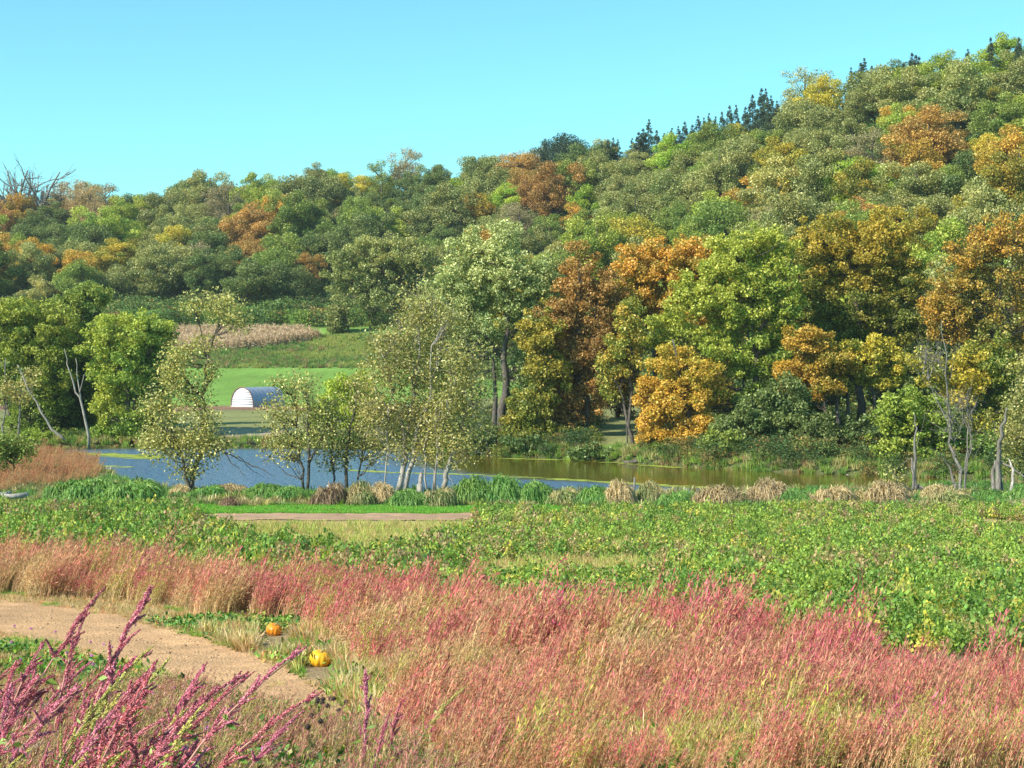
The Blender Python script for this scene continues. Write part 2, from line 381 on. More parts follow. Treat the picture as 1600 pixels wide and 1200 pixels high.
def sheet(name, want, x0, x1, y0, y1, nx, ny, lift, label):
    """a thin sheet of its own over the cells of the ground whose cover is `want`"""
    gx, gy = np.meshgrid(np.linspace(x0, x1, nx), np.linspace(y0, y1, ny))
    Zs = ground_z(gx, gy) + lift
    keep = region(gx, gy) == want
    i = np.arange(ny - 1)[:, None] * nx + np.arange(nx - 1)[None]
    ok = keep[:-1, :-1] & keep[1:, :-1] & keep[:-1, 1:] & keep[1:, 1:]
    q = np.stack([i, i + 1, i + nx + 1, i + nx], -1)[ok]
    used, inv = np.unique(q.ravel(), return_inverse=True)
    V = np.stack([gx, gy, Zs], -1).reshape(-1, 3)[used]
    fb = fbm(V[:, 0] * 0.7, V[:, 1] * 1.8, 41)
    C = np.array(RCOL[want])[None] * (0.82 + 0.36 * fb[:, None])
    o = link(name, make_mesh(name, V, inv.reshape(-1, 4), None, {'Col': C}, [GM], smooth=True))
    return tag(o, label, kind='structure')
sheet('dirt_path', 4, -16, 3, 12, 45, 150, 220, 0.03, 'sandy dirt path curving past the pumpkins')
sheet('dirt_track', 7, -20, 0, 77, 87, 160, 80, 0.04, 'brown dirt track behind the leafy crop')

# ---------------------------------------------------------------- river
def water_mat():
    m, N, K = new_mat('river_water')
    tc = N.new('ShaderNodeTexCoord')
    mp = N.new('ShaderNodeMapping'); mp.inputs['Scale'].default_value = (0.55, 1.0, 1); mp.inputs['Rotation'].default_value = (0, 0, 0.12); K.new(tc.outputs['Object'], mp.inputs[0])
    n1 = N.new('ShaderNodeTexNoise'); n1.inputs['Scale'].default_value = 2.6; n1.inputs['Detail'].default_value = 3; n1.inputs['Roughness'].default_value = 0.6; K.new(mp.outputs[0], n1.inputs['Vector'])
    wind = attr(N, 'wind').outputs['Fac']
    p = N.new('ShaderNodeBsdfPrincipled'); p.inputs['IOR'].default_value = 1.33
    K.new(mixrgb(N, K, wind, (0.10, 0.085, 0.008), (0.10, 0.19, 0.31)), p.inputs['Base Color'])  # sky reflection on the ruffled water painted as a blue base colour
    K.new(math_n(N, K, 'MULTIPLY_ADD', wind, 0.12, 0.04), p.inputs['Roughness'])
    b = N.new('ShaderNodeBump'); b.inputs['Distance'].default_value = 0.5
    K.new(math_n(N, K, 'MULTIPLY_ADD', wind, 0.97, 0.03), b.inputs['Strength'])
    K.new(n1.outputs[0], b.inputs['Height']); K.new(b.outputs[0], p.inputs['Normal'])
    o = N.new('ShaderNodeOutputMaterial'); K.new(p.outputs[0], o.inputs[0])
    return m
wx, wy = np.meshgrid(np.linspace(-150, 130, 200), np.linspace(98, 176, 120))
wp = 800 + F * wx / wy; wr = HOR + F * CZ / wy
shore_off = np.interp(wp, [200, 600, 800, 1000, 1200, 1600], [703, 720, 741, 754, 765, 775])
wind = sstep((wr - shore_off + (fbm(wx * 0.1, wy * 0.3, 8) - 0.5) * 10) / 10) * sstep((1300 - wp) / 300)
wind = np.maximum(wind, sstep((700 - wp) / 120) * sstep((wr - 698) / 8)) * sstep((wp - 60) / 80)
i = np.arange(119)[:, None] * 200 + np.arange(199)[None]
wq = np.stack([i, i + 1, i + 201, i + 200], -1).reshape(-1, 4)
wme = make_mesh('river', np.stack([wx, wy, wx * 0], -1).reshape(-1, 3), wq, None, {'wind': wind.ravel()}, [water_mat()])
tag(link('river', wme), 'slow river, sky reflection painted blue where the wind ruffles it and olive in the lee of the trees', kind='structure')

def algae(name, pts, width, label, seed):
    """a floating streak of scum following pixel points on the water, broken into irregular flakes"""
    rng = np.random.default_rng(seed); g = Geo()
    P = np.array([((px - 800) / F * (F * CZ / (py - HOR)), F * CZ / (py - HOR)) for px, py in pts])
    seg = np.linalg.norm(np.diff(P, axis=0), axis=1); cum = np.r_[0, np.cumsum(seg)]
    n = int(cum[-1] * 14 * width)
    t = rng.uniform(0, cum[-1], n)
    X_ = np.interp(t, cum, P[:, 0]); Y_ = np.interp(t, cum, P[:, 1]) + rng.normal(0, 0.35 * width, n)
    keep = fbm(X_ * 0.5, Y_ * 2.0, seed) > 0.36; X_ = X_[keep]; Y_ = Y_[keep]
    for k, (a, b) in enumerate(zip(X_, Y_)):
        s = rng.uniform(0.15, 0.6); an = np.arange(6) * math.pi / 3 + rng.uniform(0, 1)
        rr = rng.uniform(0.6, 1.1, 6)
        V = np.stack([a + np.cos(an) * s * rr * 1.5, b + np.sin(an) * s * rr * 0.5, np.full(6, 0.006 + 0.0006 * (k % 23))], 1)
        g.add(V, None, [[0, 1, 2], [0, 2, 3], [0, 3, 4], [0, 4, 5]], {'lv': rng.uniform()})
    o = link(name, g.mesh(name, [plain('algae', (0.34, 0.40, 0.06), 0.7, 0.3, 3)])); tag(o, label, kind='stuff')
algae('algae', [(548, 735), (640, 739), (740, 742), (860, 748), (960, 754), (1060, 760), (1190, 766)], 1.0, 'thin yellow green streak of scum across the open river', 3)
algae('algae', [(116, 708), (180, 711), (250, 715)], 3.4, 'broad yellow green patch of scum by the left far shore', 4)
algae('algae', [(150, 728), (205, 730)], 1.0, 'short faint streak of scum on the blue water', 5)
algae('algae', [(780, 716.5), (900, 719), (960, 723), (1060, 731)], 0.7, 'pale scum line along the far shore', 6)
algae('algae', [(1450, 768), (1500, 760), (1560, 764)], 3.0, 'yellow green scum between the dead trunks', 8)

# ---------------------------------------------------------------- trees
def clumps_in(rng, c, r, n, shell=0.45):
    v = unit(rng.normal(size=(n, 3))); q = rng.uniform(shell ** 3, 1, n) ** (1 / 3)
    return c + v * q[:, None] * r, v
def fill_crown(g, rng, centres, radii, n_leaf, leaf, cv, origin, ext, up=0.35, bias=0.8, flat=0.75):
    """leaves round clump centres; radii and cv per clump"""
    k = rng.choice(len(centres), n_leaf, p=radii ** 2 / np.sum(radii ** 2))
    v = unit(rng.normal(size=(n_leaf, 3))); q = rng.uniform(0.15, 1, n_leaf) ** 0.5
    C = centres[k] + v * (q * radii[k])[:, None] * np.array([1, 1, flat])
    out = unit((C - origin) / ext + v * 0.6)
    leaves(g, C, leaf, out, cv[k], rng, up=up, bias=bias)
def limb(g, a, b, r0, r1, rng, sag=0.12, n=5, sides=5, m=0):
    t = np.linspace(0, 1, n)[:, None]; a = np.asarray(a, float); b = np.asarray(b, float)
    L = np.linalg.norm(b - a)
    P = a * (1 - t) + b * t
    P[:, 2] += (np.sin(t[:, 0] * math.pi) * L * sag * -1 * 0.6)
    P[1:-1] += rng.normal(0, L * 0.03, (n - 2, 3))
    tube(g, P, np.linspace(r0, r1, n), sides, m)

def proto_round(seed, H, Rr, n_leaf, leaf_, base=0.28, ncl=42, shape='round', clr=0.30):
    """a forest tree of unit purpose: wood mesh and crown mesh, height H, crown radius Rr"""
    leaf = leaf_ * (0.63 if shape == 'round' else 0.55); n_leaf = int(n_leaf * 2.6)
    rng = np.random.default_rng(seed); gw = Geo(); gl = Geo()
    zc = H * (base + 1) / 2; hz = H * (1 - base) / 2
    if shape == 'cone':
        t = rng.uniform(0, 1, ncl * 2) ** 1.1; an = rng.uniform(0, 2 * math.pi, ncl * 2); rr = Rr * (1 - t) ** 0.9 * rng.uniform(0.5, 1.0, ncl * 2)
        C = np.stack([np.cos(an) * rr, np.sin(an) * rr, H * (0.1 + 0.88 * t)], 1); rad = Rr * (0.07 + 0.25 * (1 - t))
    else:
        C, v = clumps_in(rng, np.array([0, 0, zc]), np.array([Rr * 0.82, Rr * 0.82, hz * 0.85]), ncl, 0.35)
        C += rng.normal(0, Rr * .05, C.shape)
        C[:, :2] *= (1 + 0.26 * np.sin(np.arctan2(C[:, 1], C[:, 0]) * 3 + seed))[:, None]
        rad = Rr * clr * rng.uniform(0.75, 1.4, ncl)
    tp = np.array([[0, 0, -0.8], [0.1, 0, H * .25], [rng.normal(0, .3), rng.normal(0, .3), H * .55], [rng.normal(0, .3), rng.normal(0, .3), H * .92]])
    tube(gw, tp, [Rr * .075, Rr * .055, Rr * .035, Rr * .008], 6)
    for k in range(min(len(C), 14)):
        zt = max(H * 0.15, C[k, 2] - 0.6 * np.hypot(C[k, 0], C[k, 1]) - 0.5)
        limb(gw, (0, 0, zt), C[k], Rr * .028, Rr * .006, rng, n=4, sides=4)
    cv = np.clip(rng.normal(0.5, 0.34, len(C)), 0, 1)
    fill_crown(gl, rng, C, rad, n_leaf, leaf, cv, np.array([0, 0, zc]), np.array([Rr, Rr, hz]), flat=0.7, bias=0.45, up=0.25)
    return gw, gl
PROTO = []
specs = [  # seed, H, R, leaves, leaf size, base, clumps, shape, clump radius, kind
    (1, 13, 6.2, 9000, 0.52, 0.12, 60, 'round', 0.24, 'b'), (2, 12, 6.6, 9000, 0.52, 0.10, 48, 'round', 0.28, 'b'), (3, 14, 5.8, 8500, 0.50, 0.12, 54, 'round', 0.25, 'b'),
    (4, 11, 5.4, 7500, 0.48, 0.08, 44, 'round', 0.27, 'b'), (5, 15, 6.4, 9500, 0.52, 0.14, 66, 'round', 0.23, 'b'), (6, 12, 7.0, 9500, 0.52, 0.10, 60, 'round', 0.25, 'b'),
    (7, 9, 4.4, 5000, 0.45, 0.05, 34, 'round', 0.29, 'b'), (8, 14, 6.0, 3600, 0.46, 0.15, 60, 'round', 0.24, 's'), (9, 13, 6.4, 3200, 0.46, 0.15, 66, 'round', 0.22, 's'),
    (10, 13, 2.9, 5200, 0.42, 0.05, 70, 'cone', 0.3, 'c'), (11, 11, 2.6, 4600, 0.40, 0.05, 64, 'cone', 0.3, 'c')]
for (sd_, H, Rr, nl, lf, bs, nc, sh, cr, kd) in specs:
    gw, gl = proto_round(sd_, H, Rr, nl, lf, bs, nc, sh, cr)
    PROTO.append((kd, H, Rr, gw.mesh('trunk', [BK_D]), gl.mesh('crown', [LM['gg']])))
def bare_proto(seed, H, spread, n1=14, depth=3, r0=0.42):
    rng = np.random.default_rng(seed); g = Geo()
    def grow(a, d, L, r, k):
        d = unit(np.array(d)); n = 4
        P = [np.array(a)]; dd = d.copy()
        for i in range(n):
            dd = unit(dd + rng.normal(0, 0.16, 3) + np.array([0, 0, 0.06])); P.append(P[-1] + dd * L / n)
        tube(g, P, np.linspace(r, r * 0.45, n + 1), 4 if k else 6)
        if k < depth:
            for j in range(4 if k else n1):
                t = rng.uniform(0.3, 1.0); q = P[min(n, int(t * n))]
                nd = unit(dd + rng.normal(0, spread, 3) + np.array([0, 0, 0.15]))
                grow(q, nd, L * rng.uniform(0.45, 0.7), r * 0.42, k + 1)
    grow((0, 0, -0.5), (0, 0, 1), H * 0.55, r0, 0)
    return g
BARE = [bare_proto(s, 14, 0.7).mesh('branches', [BK_B]) for s in (50, 51)]

SPOTS = [l.split() for l in """20 305 dg 30;60 325 g 22;10 345 ru 20;27 333 o 13;130 325 pk 32;152 315 br 18;125 292 yg 16;165 285 g 20;178 350 y 16;207 352 yg 22;225 325 br 26
260 300 dg 22;300 290 dg 22;330 275 g 22;352 320 br 22;385 300 yg 22;75 365 dg 34;8 400 o 20;44 400 o 18;122 415 o 16;30 440 gg 22;190 390 gy 22;280 350 gg 36;240 420 gg 40;425 255 yg 22;430 350 o 16
402 370 ru 22;385 408 ru 20;450 450 dg 34;300 440 dg 34;276 388 y 10;350 420 dg 40;500 268 y 20;545 268 yg 18;572 264 y 16;535 297 y 16;460 310 gg 26;605 268 br 18;640 262 br 20
700 242 gg 28;742 246 gg 22;790 244 pk 24;802 262 ru 18;850 250 dg 24;882 246 ce 20;590 290 g 24;662 285 dg 26;612 330 g 26;640 322 dg 20;562 355 g 22;605 345 yg 14;672 352 dg 26;700 288 lg 10
822 300 ru 26;788 320 lg 12;862 302 ru 24;880 326 o 18;714 332 o 12;752 318 gg 24;480 360 g 30;440 400 g 30;100 440 yg 20;520 400 dg 34
840 240 br 18;905 234 dg 24;930 314 lg 12;980 240 gg 34;1030 240 gg 26;1110 222 y 12;1132 204 ru 14;1060 252 lg 10;990 300 gg 36;1060 300 gg 34;1130 262 g 28;1200 232 g 22;1212 252 gy 22;1180 308 gy 24
1222 280 o 18;1250 268 gy 26;1282 236 ru 14;1284 190 gg 30;1296 145 y 16;900 350 g 26;960 352 yg 24;1000 362 gy 20;1060 362 yg 26;1100 350 yg 24
1340 122 br 18;1372 125 gg 24;1430 98 yg 28;1470 92 yg 20;1512 78 yg 22;1562 72 lg 20;1500 112 yg 22;1562 118 gy 24;1540 145 gg 30;1410 162 gg 36;1350 182 gg 36;1430 190 o 14;1470 212 ru 18;1502 210 ru 16
1432 234 o 12;1390 236 br 20;1545 224 y 16;1490 268 lg 22;1322 276 lg 14;1480 240 g 16;1540 190 g 22;1580 250 o 24;1562 290 o 24;1200 262 gy 20;1300 300 gg 34;1400 300 gg 34;1480 312 gg 30;1250 340 gg 30;1370 270 gy 18;1590 300 gy 20;1500 350 gg 30""".replace('\n', ';').split(';')]
SPOTS = [(float(a), float(b), c, float(d)) for a, b, c, d in SPOTS]
SPX = np.array([s[0] for s in SPOTS]); SPY = np.array([s[1] for s in SPOTS]); SPR = np.array([s[3] for s in SPOTS])
CNAME = {'gg': 'grey-green', 'dg': 'dark green', 'g': 'green', 'yg': 'yellow-green', 'lg': 'lime green', 'y': 'yellow', 'o': 'orange', 'ru': 'rust-brown', 'pk': 'pinkish tan',
         'br': 'thinning brown', 'ce': 'dark conifer', 'gy': 'golden green', 'bare': 'bare grey'}

def hill_tree(name, loc, kd, idx, pal, sc, rz, sz=1.0):
    _, H, Rr, wm, cm = PROTO[idx]
    e = empty(name, loc, rz); e.scale = (sc * rng.uniform(.9, 1.2), sc * rng.uniform(.9, 1.15), sc * sz)
    link('trunk', wm, e)
    c = link('crown', cm, e); c.material_slots[0].link = 'OBJECT'; c.material_slots[0].material = LM[pal]
    return e
rng = np.random.default_rng(11)
HT = []     # x, y, z, palette, proto index, scale, pxc, pyc, slope position
B_IDX = [0, 1, 2, 3, 4, 5]
row = 0; s = 1.0
cand = []
for k in range(30):
    # rows across the slope, from just behind the ridge down to the foot of the hill
    f = 1.03 - k * 0.1
    ang = -70.0
    while ang < 1680:
        D = float(base_d(ang)); Rg = float(ridge_d(ang)); depth = Rg - D
        nrow = depth / 12.5
        y = Rg + 2 - k * 10.9 + rng.uniform(-3.5, 3.5)
        stepx = 9.7
        if y > D + 3:
            x = (ang - 800) / F * y
            cand.append((x + rng.uniform(-2, 2), y, (y - D) / depth, k))
            ang += stepx / y * F * rng.uniform(0.85, 1.15)
        else: ang += 40
def spot_of(px, py):
    q = ((px - SPX) ** 2 + ((py - SPY) * 1.2) ** 2) / (SPR * 1.15) ** 2; j = int(np.argmin(q))
    return SPOTS[j][2] if q[j] < 1 else None
for (x, y, sl, k) in cand:
    z = gz(x, y); px = 800 + F * x / y; py = HOR - F * (z + 8.5 - CZ) / y
    if px > 700 and py > 520: continue                       # wholly behind the trees of the river bank
    if -10 < px < 90 and sl > 0.83: continue
    pal = spot_of(px, py)
    if pal is None:
        pal = str(rng.choice(['gg', 'g', 'dg', 'yg', 'gy', 'ol', 'ru', 'o', 'br', 'y'], p=[.36, .15, .09, .15, .08, .05, .04, .02, .04, .02]))
    idx = int(rng.choice(B_IDX)); sc = rng.uniform(0.74, 1.22)
    if pal in ('pk', 'br'): idx = int(rng.choice([7, 8]))
    if pal in ('lg', 'y') : sc *= 0.85
    if 920 < px < 1240 and sl > .93: sc = .74
    HT.append([x, y, z, pal, idx, sc, px, py, sl])
for (sx_, sy_, sp_, sr_) in SPOTS:
    if HT:
        dd_ = [((t[6] - sx_) ** 2 + ((t[7] - sy_) * 1.3) ** 2) for t in HT]; j_ = int(np.argmin(dd_))
        if dd_[j_] < 34 ** 2 and sp_ not in ('gg',):
            HT[j_][3] = sp_
            if sp_ in ('pk', 'br'): HT[j_][4] = 7
# conifers standing up out of the ridge line, a thin pale tree and the bare trees at the left end
for px, top in [(1005, 186), (1026, 190), (1060, 186), (1082, 180), (1118, 168), (1140, 166), (1190, 140), (1205, 150), (940, 208), (965, 208), (1350, 90), (1362, 96), (1431, 68), (1330, 104), (1412, 88), (1592, 54), (1385, 92), (1576, 62), (988, 200), (1100, 178), (1165, 158), (998, 188), (1014, 182), (1038, 190), (1050, 182), (1070, 190), (1091, 174), (1108, 176), (1128, 166), (1150, 164), (1176, 150), (1196, 138), (1199, 146), (950, 204), (958, 212), (925, 214), (875, 222), (900, 220), (1214, 150), (1345, 88), (1425, 72), (1436, 76), (1512, 60), (1548, 58)]:
    Rg = float(ridge_d(px)) + rng.uniform(-4, 3); x, y, z = gp(px, Rg)
    idx = int(rng.choice([9, 10])); ztop = CZ + (HOR - top + (-5 if px < 1250 else -8)) / F * Rg; H = PROTO[idx][1]
    HT.append([x, y, z, 'ce', idx, float(np.clip((ztop - z) / H, 0.8, 1.7)), px, top, 1.0])
x, y, z = gp(1258, 376); HT.append([x, y, z, 'ol', 7, 1.25, 1258, 120, 1.0])
LAND = [(60, 'above the leaning pale trunks'), (200, 'above the round yellow-green shore tree'), (300, 'above the lone slanting riverside tree'), (420, 'above the silver hut'), (520, 'above the corn strip'),
        (640, 'above the spreading grey oak'), (770, 'above the tall pale cottonwood'), (900, 'above the orange-brown maple'), (1030, 'above the orange and yellow maple'),
        (1160, 'above the broad green cottonwood'), (1330, 'above the golden-topped oak'), (1440, 'above the dead forked stub'), (1540, 'above the pinkish orange tree')]
def row_name(s): return 'on the ridge line' if s > 0.93 else 'just under the ridge' if s > 0.75 else 'high on the hill' if s > 0.55 else 'halfway up the hill' if s > 0.36 else 'low on the hill' if s > 0.17 else 'at the foot of the hill'
labs = {}
for i_, t in enumerate(HT):
    land = min(LAND, key=lambda l: abs(l[0] - t[6]))[1]
    cn = {'ol': 'thin pale'}.get(t[3], CNAME.get(t[3], t[3])); kind = 'pointed' if t[3] == 'ce' else 'round' if t[5] > 0.95 else 'small'
    labs.setdefault(f"{kind} {cn} tree {row_name(t[8])} {land}", []).append(i_)
ORD = ['leftmost', 'second', 'third', 'fourth', 'fifth', 'sixth', 'seventh', 'eighth', 'ninth', 'tenth', 'eleventh', 'twelfth', 'thirteenth', 'fourteenth', 'fifteenth', 'sixteenth', 'seventeenth']
LAB = {}
for l, ids in labs.items():
    if len(ids) == 1: LAB[ids[0]] = l; continue
    ids.sort(key=lambda j: HT[j][6])
    for n_, j in enumerate(ids): LAB[j] = l + ', ' + ('leftmost' if n_ == 0 else 'rightmost' if n_ == len(ids) - 1 else ORD[n_] + ' from left')
def short(l):
    for a, b in (('halfway up the hill', 'halfway uphill'), ('at the foot of the hill', "at the hill's foot"), (' from left', ''), ('the orange and yellow', 'the orange-yellow'), ('the round yellow-green shore tree', 'the round yellow-green tree'), ('on the ridge line', 'on the ridge'), ('round ', '')):
        if len(l.split()) > 16: l = l.replace(a, b, 1)
    return l
for i_, (x, y, z, pal, idx, sc, px, py, sl) in enumerate(HT):
    nm = 'cedar_tree' if pal == 'ce' else 'autumn_tree' if pal in ('o', 'ru', 'y', 'pk', 'gy', 'br', 'ol') else 'broadleaf_tree'
    e = hill_tree(nm, (x, y, z - 0.4), None, idx, pal, sc, rng.uniform(0, 6.28), rng.uniform(0.85, 1.15))
    tag(e, short(LAB[i_]), 'tree', 'trees covering the wooded hill')
for px, top, sc_, lab, me in [(32, 268, 1.0, 'wide bare grey tree on the ridge line at the left end of the hill', 0), (68, 272, 0.7, 'smaller bare grey tree beside the wide bare one on the ridge', 1)]:
    x, y, z = gp(px, 452); top -= 14; e = empty('bare_tree', (x, y, z), px)
    ztop = CZ + (HOR - top) / F * 452; s_ = (ztop - z) / 14 * 1.3; e.scale = (s_ * 1.1, s_ * 1.1, s_)
    link('trunk', BARE[me], e); tag(e, lab, 'tree', 'bare trees on the ridge')

# trees along the banks, each with its own stems and foliage masses
def bank_tree(name, label, px0, d, stems, blobs, pal, leaf=0.26, dens=190, clr=0.9, bark=BK_D, seed=0, cat='tree', group=None, limbs=16, twigs=0, extra=None, flat=0.75, yscale=1.0, shell=0.3):
    """stems: list of [(px, py, radius m), ...]; blobs: (px, py, rx, ry, tone) as seen from the river side"""
    rng = np.random.default_rng(1000 + seed)
    bx, by, bz = gp(px0, d); base = np.array([bx, by, bz])
    e = empty(name, (bx, by, bz)); gw = Geo(); gl = Geo(); allp = []
    for st in stems:
        P = []; dy = 0.0
        for (a, b, r) in st:
            P.append(world(a, b, d) - base + np.array([0, dy, 0])); dy += rng.normal(0, 0.35)
        P = np.array(P); rad = np.array([s_[2] for s_ in st])
        # resample with slight crookedness
        t = np.linspace(0, 1, len(P)); tt = np.linspace(0, 1, len(P) * 3 - 2)
        Q = np.stack([np.interp(tt, t, P[:, k]) for k in range(3)], 1); L = np.linalg.norm(P[-1] - P[0])
        Q[1:-1] += rng.normal(0, L * 0.009, (len(Q) - 2, 3))
        tube(gw, Q, np.interp(tt, t, rad), 7, cap=True); allp.append(Q)
    AP = np.concatenate(allp) if allp else np.zeros((1, 3))
    CS = []; RS = []; CV = []; WT = []
    for b in blobs:
        px, py, rx, ry, tone = b[:5]
        dn = b[5] if len(b) > 5 else 1.0
        if d > 110: rx *= 1.17; ry *= 1.17
        else: rx *= 1.08; ry *= 1.08
        c = world(px, py, d) - base; c[1] += rng.normal(0, 0.3)
        ra = np.array([rx / F * d, rx / F * d * 0.9 * yscale, ry / F * d])
        rc = min(clr * (.82 if d > 110 else 1), ra.min() * (0.7 if d > 110 else 0.9))
        n = max(4, int(ra[0] * ra[2] / rc ** 2 * (3.4 if d > 110 else 5.0)))
        C, _ = clumps_in(rng, c, np.maximum(ra - rc * 0.7, 0.1), n, shell)
        C += rng.normal(0, 1, (n, 3)) * ra * (.13 if d > 110 else .16)
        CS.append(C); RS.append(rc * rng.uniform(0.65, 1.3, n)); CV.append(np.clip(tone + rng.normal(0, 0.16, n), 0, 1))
        nl = int(dens * dn * math.pi * ra[0] * ra[2] * (1.15 if d > 110 else 1.5))
        fill_crown(gl, rng, C, RS[-1] * (1.0 if d > 110 else 1.35), nl, leaf * (1.0 if d > 110 else 0.82), CV[-1], c, ra, flat=flat, bias=0.5, up=0.3)
        for k in rng.choice(n, min(n, max(2, limbs * n // 40 + 2)), replace=False):
            tgt = C[k]; cand_ = AP[AP[:, 2] < tgt[2] - 0.3] if np.any(AP[:, 2] < tgt[2] - 0.3) else AP
            a = cand_[np.argmin(np.linalg.norm(cand_ - (tgt - np.array([0, 0, 0.25 * np.linalg.norm(tgt - c) + 1.0])), axis=1))]
            ln = np.linalg.norm(tgt - a)
            limb(gw, a, tgt, 0.012 + 0.011 * ln, 0.012, rng, n=5, sides=4)
            for q in range(twigs):
                tip = tgt + unit(rng.normal(size=3) + np.array([0, 0, 0.4])) * rc * rng.uniform(1.0, 1.9)
                limb(gw, tgt * 0.75 + a * 0.25 if q % 2 else tgt, tip, 0.016, 0.005, rng, n=4, sides=3)
    if extra:
        for (a0, a1, b0, b1, r) in extra:
            limb(gw, world(a0, a1, d) - base, world(b0, b1, d) - base + np.array([0, rng.normal(0, .4), 0]), r, r * 0.3, rng, sag=0.04, n=6, sides=5)
    link('trunk', gw.mesh('trunk', [bark], True), e)
    if blobs: link('crown', gl.mesh('crown', [LM[pal]]), e)
    tag(e, label, cat, group)
    return e
exec_trees = []
T = bank_tree
FARB = 'trees along the far river bank'; NEARB = 'trees along the near river bank'
# left far bank
T('willow_tree', 'broad yellow-green tree on the far shore behind a thin leaning pale trunk', 45, 172, [[(45, 700, .3), (42, 600, .22), (50, 520, .1)], [(62, 700, .2), (70, 600, .14), (85, 520, .06)], [(18, 700, .2), (10, 590, .12), (0, 520, .06)]],
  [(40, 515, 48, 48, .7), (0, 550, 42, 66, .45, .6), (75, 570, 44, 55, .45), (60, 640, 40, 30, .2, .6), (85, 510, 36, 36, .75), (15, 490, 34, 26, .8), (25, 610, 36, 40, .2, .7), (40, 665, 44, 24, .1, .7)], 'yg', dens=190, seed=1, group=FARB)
T('broadleaf_tree', 'tall deep green tree behind two forked pale trunks on the far shore', 125, 178, [[(125, 695, .3), (128, 600, .2), (125, 520, .1)]],
  [(138, 470, 36, 30, .9), (112, 500, 36, 46, .6), (140, 540, 44, 56, .3), (110, 600, 46, 56, .1), (145, 620, 46, 56, .0), (75, 610, 36, 56, .1), (135, 668, 46, 26, .0, .9), (90, 672, 40, 22, .1, .8)], 'g', dens=230, seed=2, group=FARB)
T('willow_tree', 'round-crowned yellow-green tree on the far shore beside the blue water', 200, 168, [[(198, 695, .28), (199, 600, .2), (204, 540, .1)], [(205, 692, .14), (214, 610, .08), (226, 560, .05)]],
  [(205, 520, 60, 36, .8), (175, 545, 42, 42, .7), (235, 545, 42, 46, .4), (205, 575, 56, 34, .3), (250, 575, 24, 40, .1), (185, 610, 30, 32, .9, .8), (170, 645, 28, 26, 1., .6), (215, 640, 30, 40, .3, .7), (250, 630, 24, 50, .0, .9), (225, 672, 30, 20, .1, .9), (180, 675, 30, 18, .4, .8)], 'yg', dens=230, seed=3, group=FARB)
T('birch_trunk_tree', 'bare forked pale trunk rising from the waterline at the far shore', 139, 164, [[(139, 700, .16), (131, 640, .13), (118, 610, .1), (104, 570, .06), (100, 545, .03)], [(127, 625, .08), (120, 590, .06), (118, 560, .03)], [(124, 615, .06), (134, 585, .03)]], [], 'yg', bark=BK_P, seed=4, group=FARB)
T('leaning_tree', 'pale trunk leaning far over to the left on the far shore', 104, 166, [[(104, 692, .15), (82, 668, .14), (65, 640, .12), (48, 612, .09), (30, 570, .05)]], [(45, 590, 22, 24, .5, .3)], 'ol', bark=BK_P, seed=5, group=FARB)
T('sapling', 'slim grey sapling with sparse yellow leaves at the far left shore', 3, 158, [[(3, 720, .1), (4, 640, .08), (10, 560, .04)], [(28, 690, .12), (30, 640, .09), (34, 590, .05)]], [(12, 610, 26, 24, .8, .35), (32, 620, 20, 14, 1., .3)], 'ol', bark=BK_B, seed=6, group=FARB)
# the oak at the edge of the upper field and its neighbours
T('oak_tree', 'spreading grey-green oak with black limbs at the edge of the upper lawn', 622, 322, [[(628, 520, .5), (612, 470, .42), (600, 440, .25), (590, 410, .1)], [(612, 470, .3), (640, 440, .2), (660, 415, .1)], [(605, 455, .25), (575, 445, .15), (545, 430, .07)]],
  [(575, 410, 54, 34, .3), (640, 410, 50, 34, .6), (610, 395, 60, 26, .7), (545, 440, 36, 26, .2), (600, 460, 50, 34, .1, .6), (655, 450, 30, 30, .3)], 'gg', leaf=.42, dens=75, clr=1.5, seed=7, limbs=40)
T('small_oak', 'small dark oak casting a shadow on the upper lawn', 528, 338, [[(545, 520, .3), (538, 490, .2), (530, 470, .1)]], [(528, 500, 22, 24, .5), (535, 478, 18, 16, .8), (518, 515, 12, 12, .2)], 'gg', leaf=.4, dens=75, clr=1.1, seed=8)
T('sapling', 'lone dark slender tree between the small oak and the spreading oak', 578, 330, [[(578, 522, .22), (578, 480, .15), (577, 450, .08)]], [(578, 470, 18, 36, .3), (592, 500, 14, 20, .5, .7)], 'g', leaf=.36, dens=60, clr=1., seed=9)
# centre far bank
T('cottonwood_tree', 'tallest pale green cottonwood with a dark trunk, centre of the far bank', 785, 160, [[(780, 712, .5), (783, 640, .42), (788, 580, .34), (792, 520, .25), (785, 450, .15), (770, 390, .07)], [(772, 712, .35), (775, 620, .25), (770, 560, .15)], [(800, 530, .2), (825, 480, .12), (840, 430, .05)], [(785, 560, .2), (740, 500, .12), (700, 460, .05)]],
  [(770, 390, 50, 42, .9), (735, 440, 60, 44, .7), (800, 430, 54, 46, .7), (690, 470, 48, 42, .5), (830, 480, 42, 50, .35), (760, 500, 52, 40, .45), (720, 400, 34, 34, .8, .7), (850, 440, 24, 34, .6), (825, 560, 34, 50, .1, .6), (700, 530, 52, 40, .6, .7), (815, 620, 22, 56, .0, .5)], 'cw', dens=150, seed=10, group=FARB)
T('maple_tree', 'orange and rust-brown maple on the far bank right of the tallest cottonwood', 915, 156, [[(915, 712, .3), (912, 620, .24), (905, 540, .18), (905, 450, .1), (905, 410, .04)], [(912, 600, .2), (930, 520, .1), (935, 460, .05)]],
  [(903, 430, 34, 44, .75), (925, 470, 42, 44, .3), (880, 500, 36, 40, .35), (930, 540, 36, 44, .1), (895, 560, 42, 44, .55), (905, 620, 40, 44, .5), (880, 660, 34, 34, .45)], 'ru', dens=210, seed=11, group=FARB)
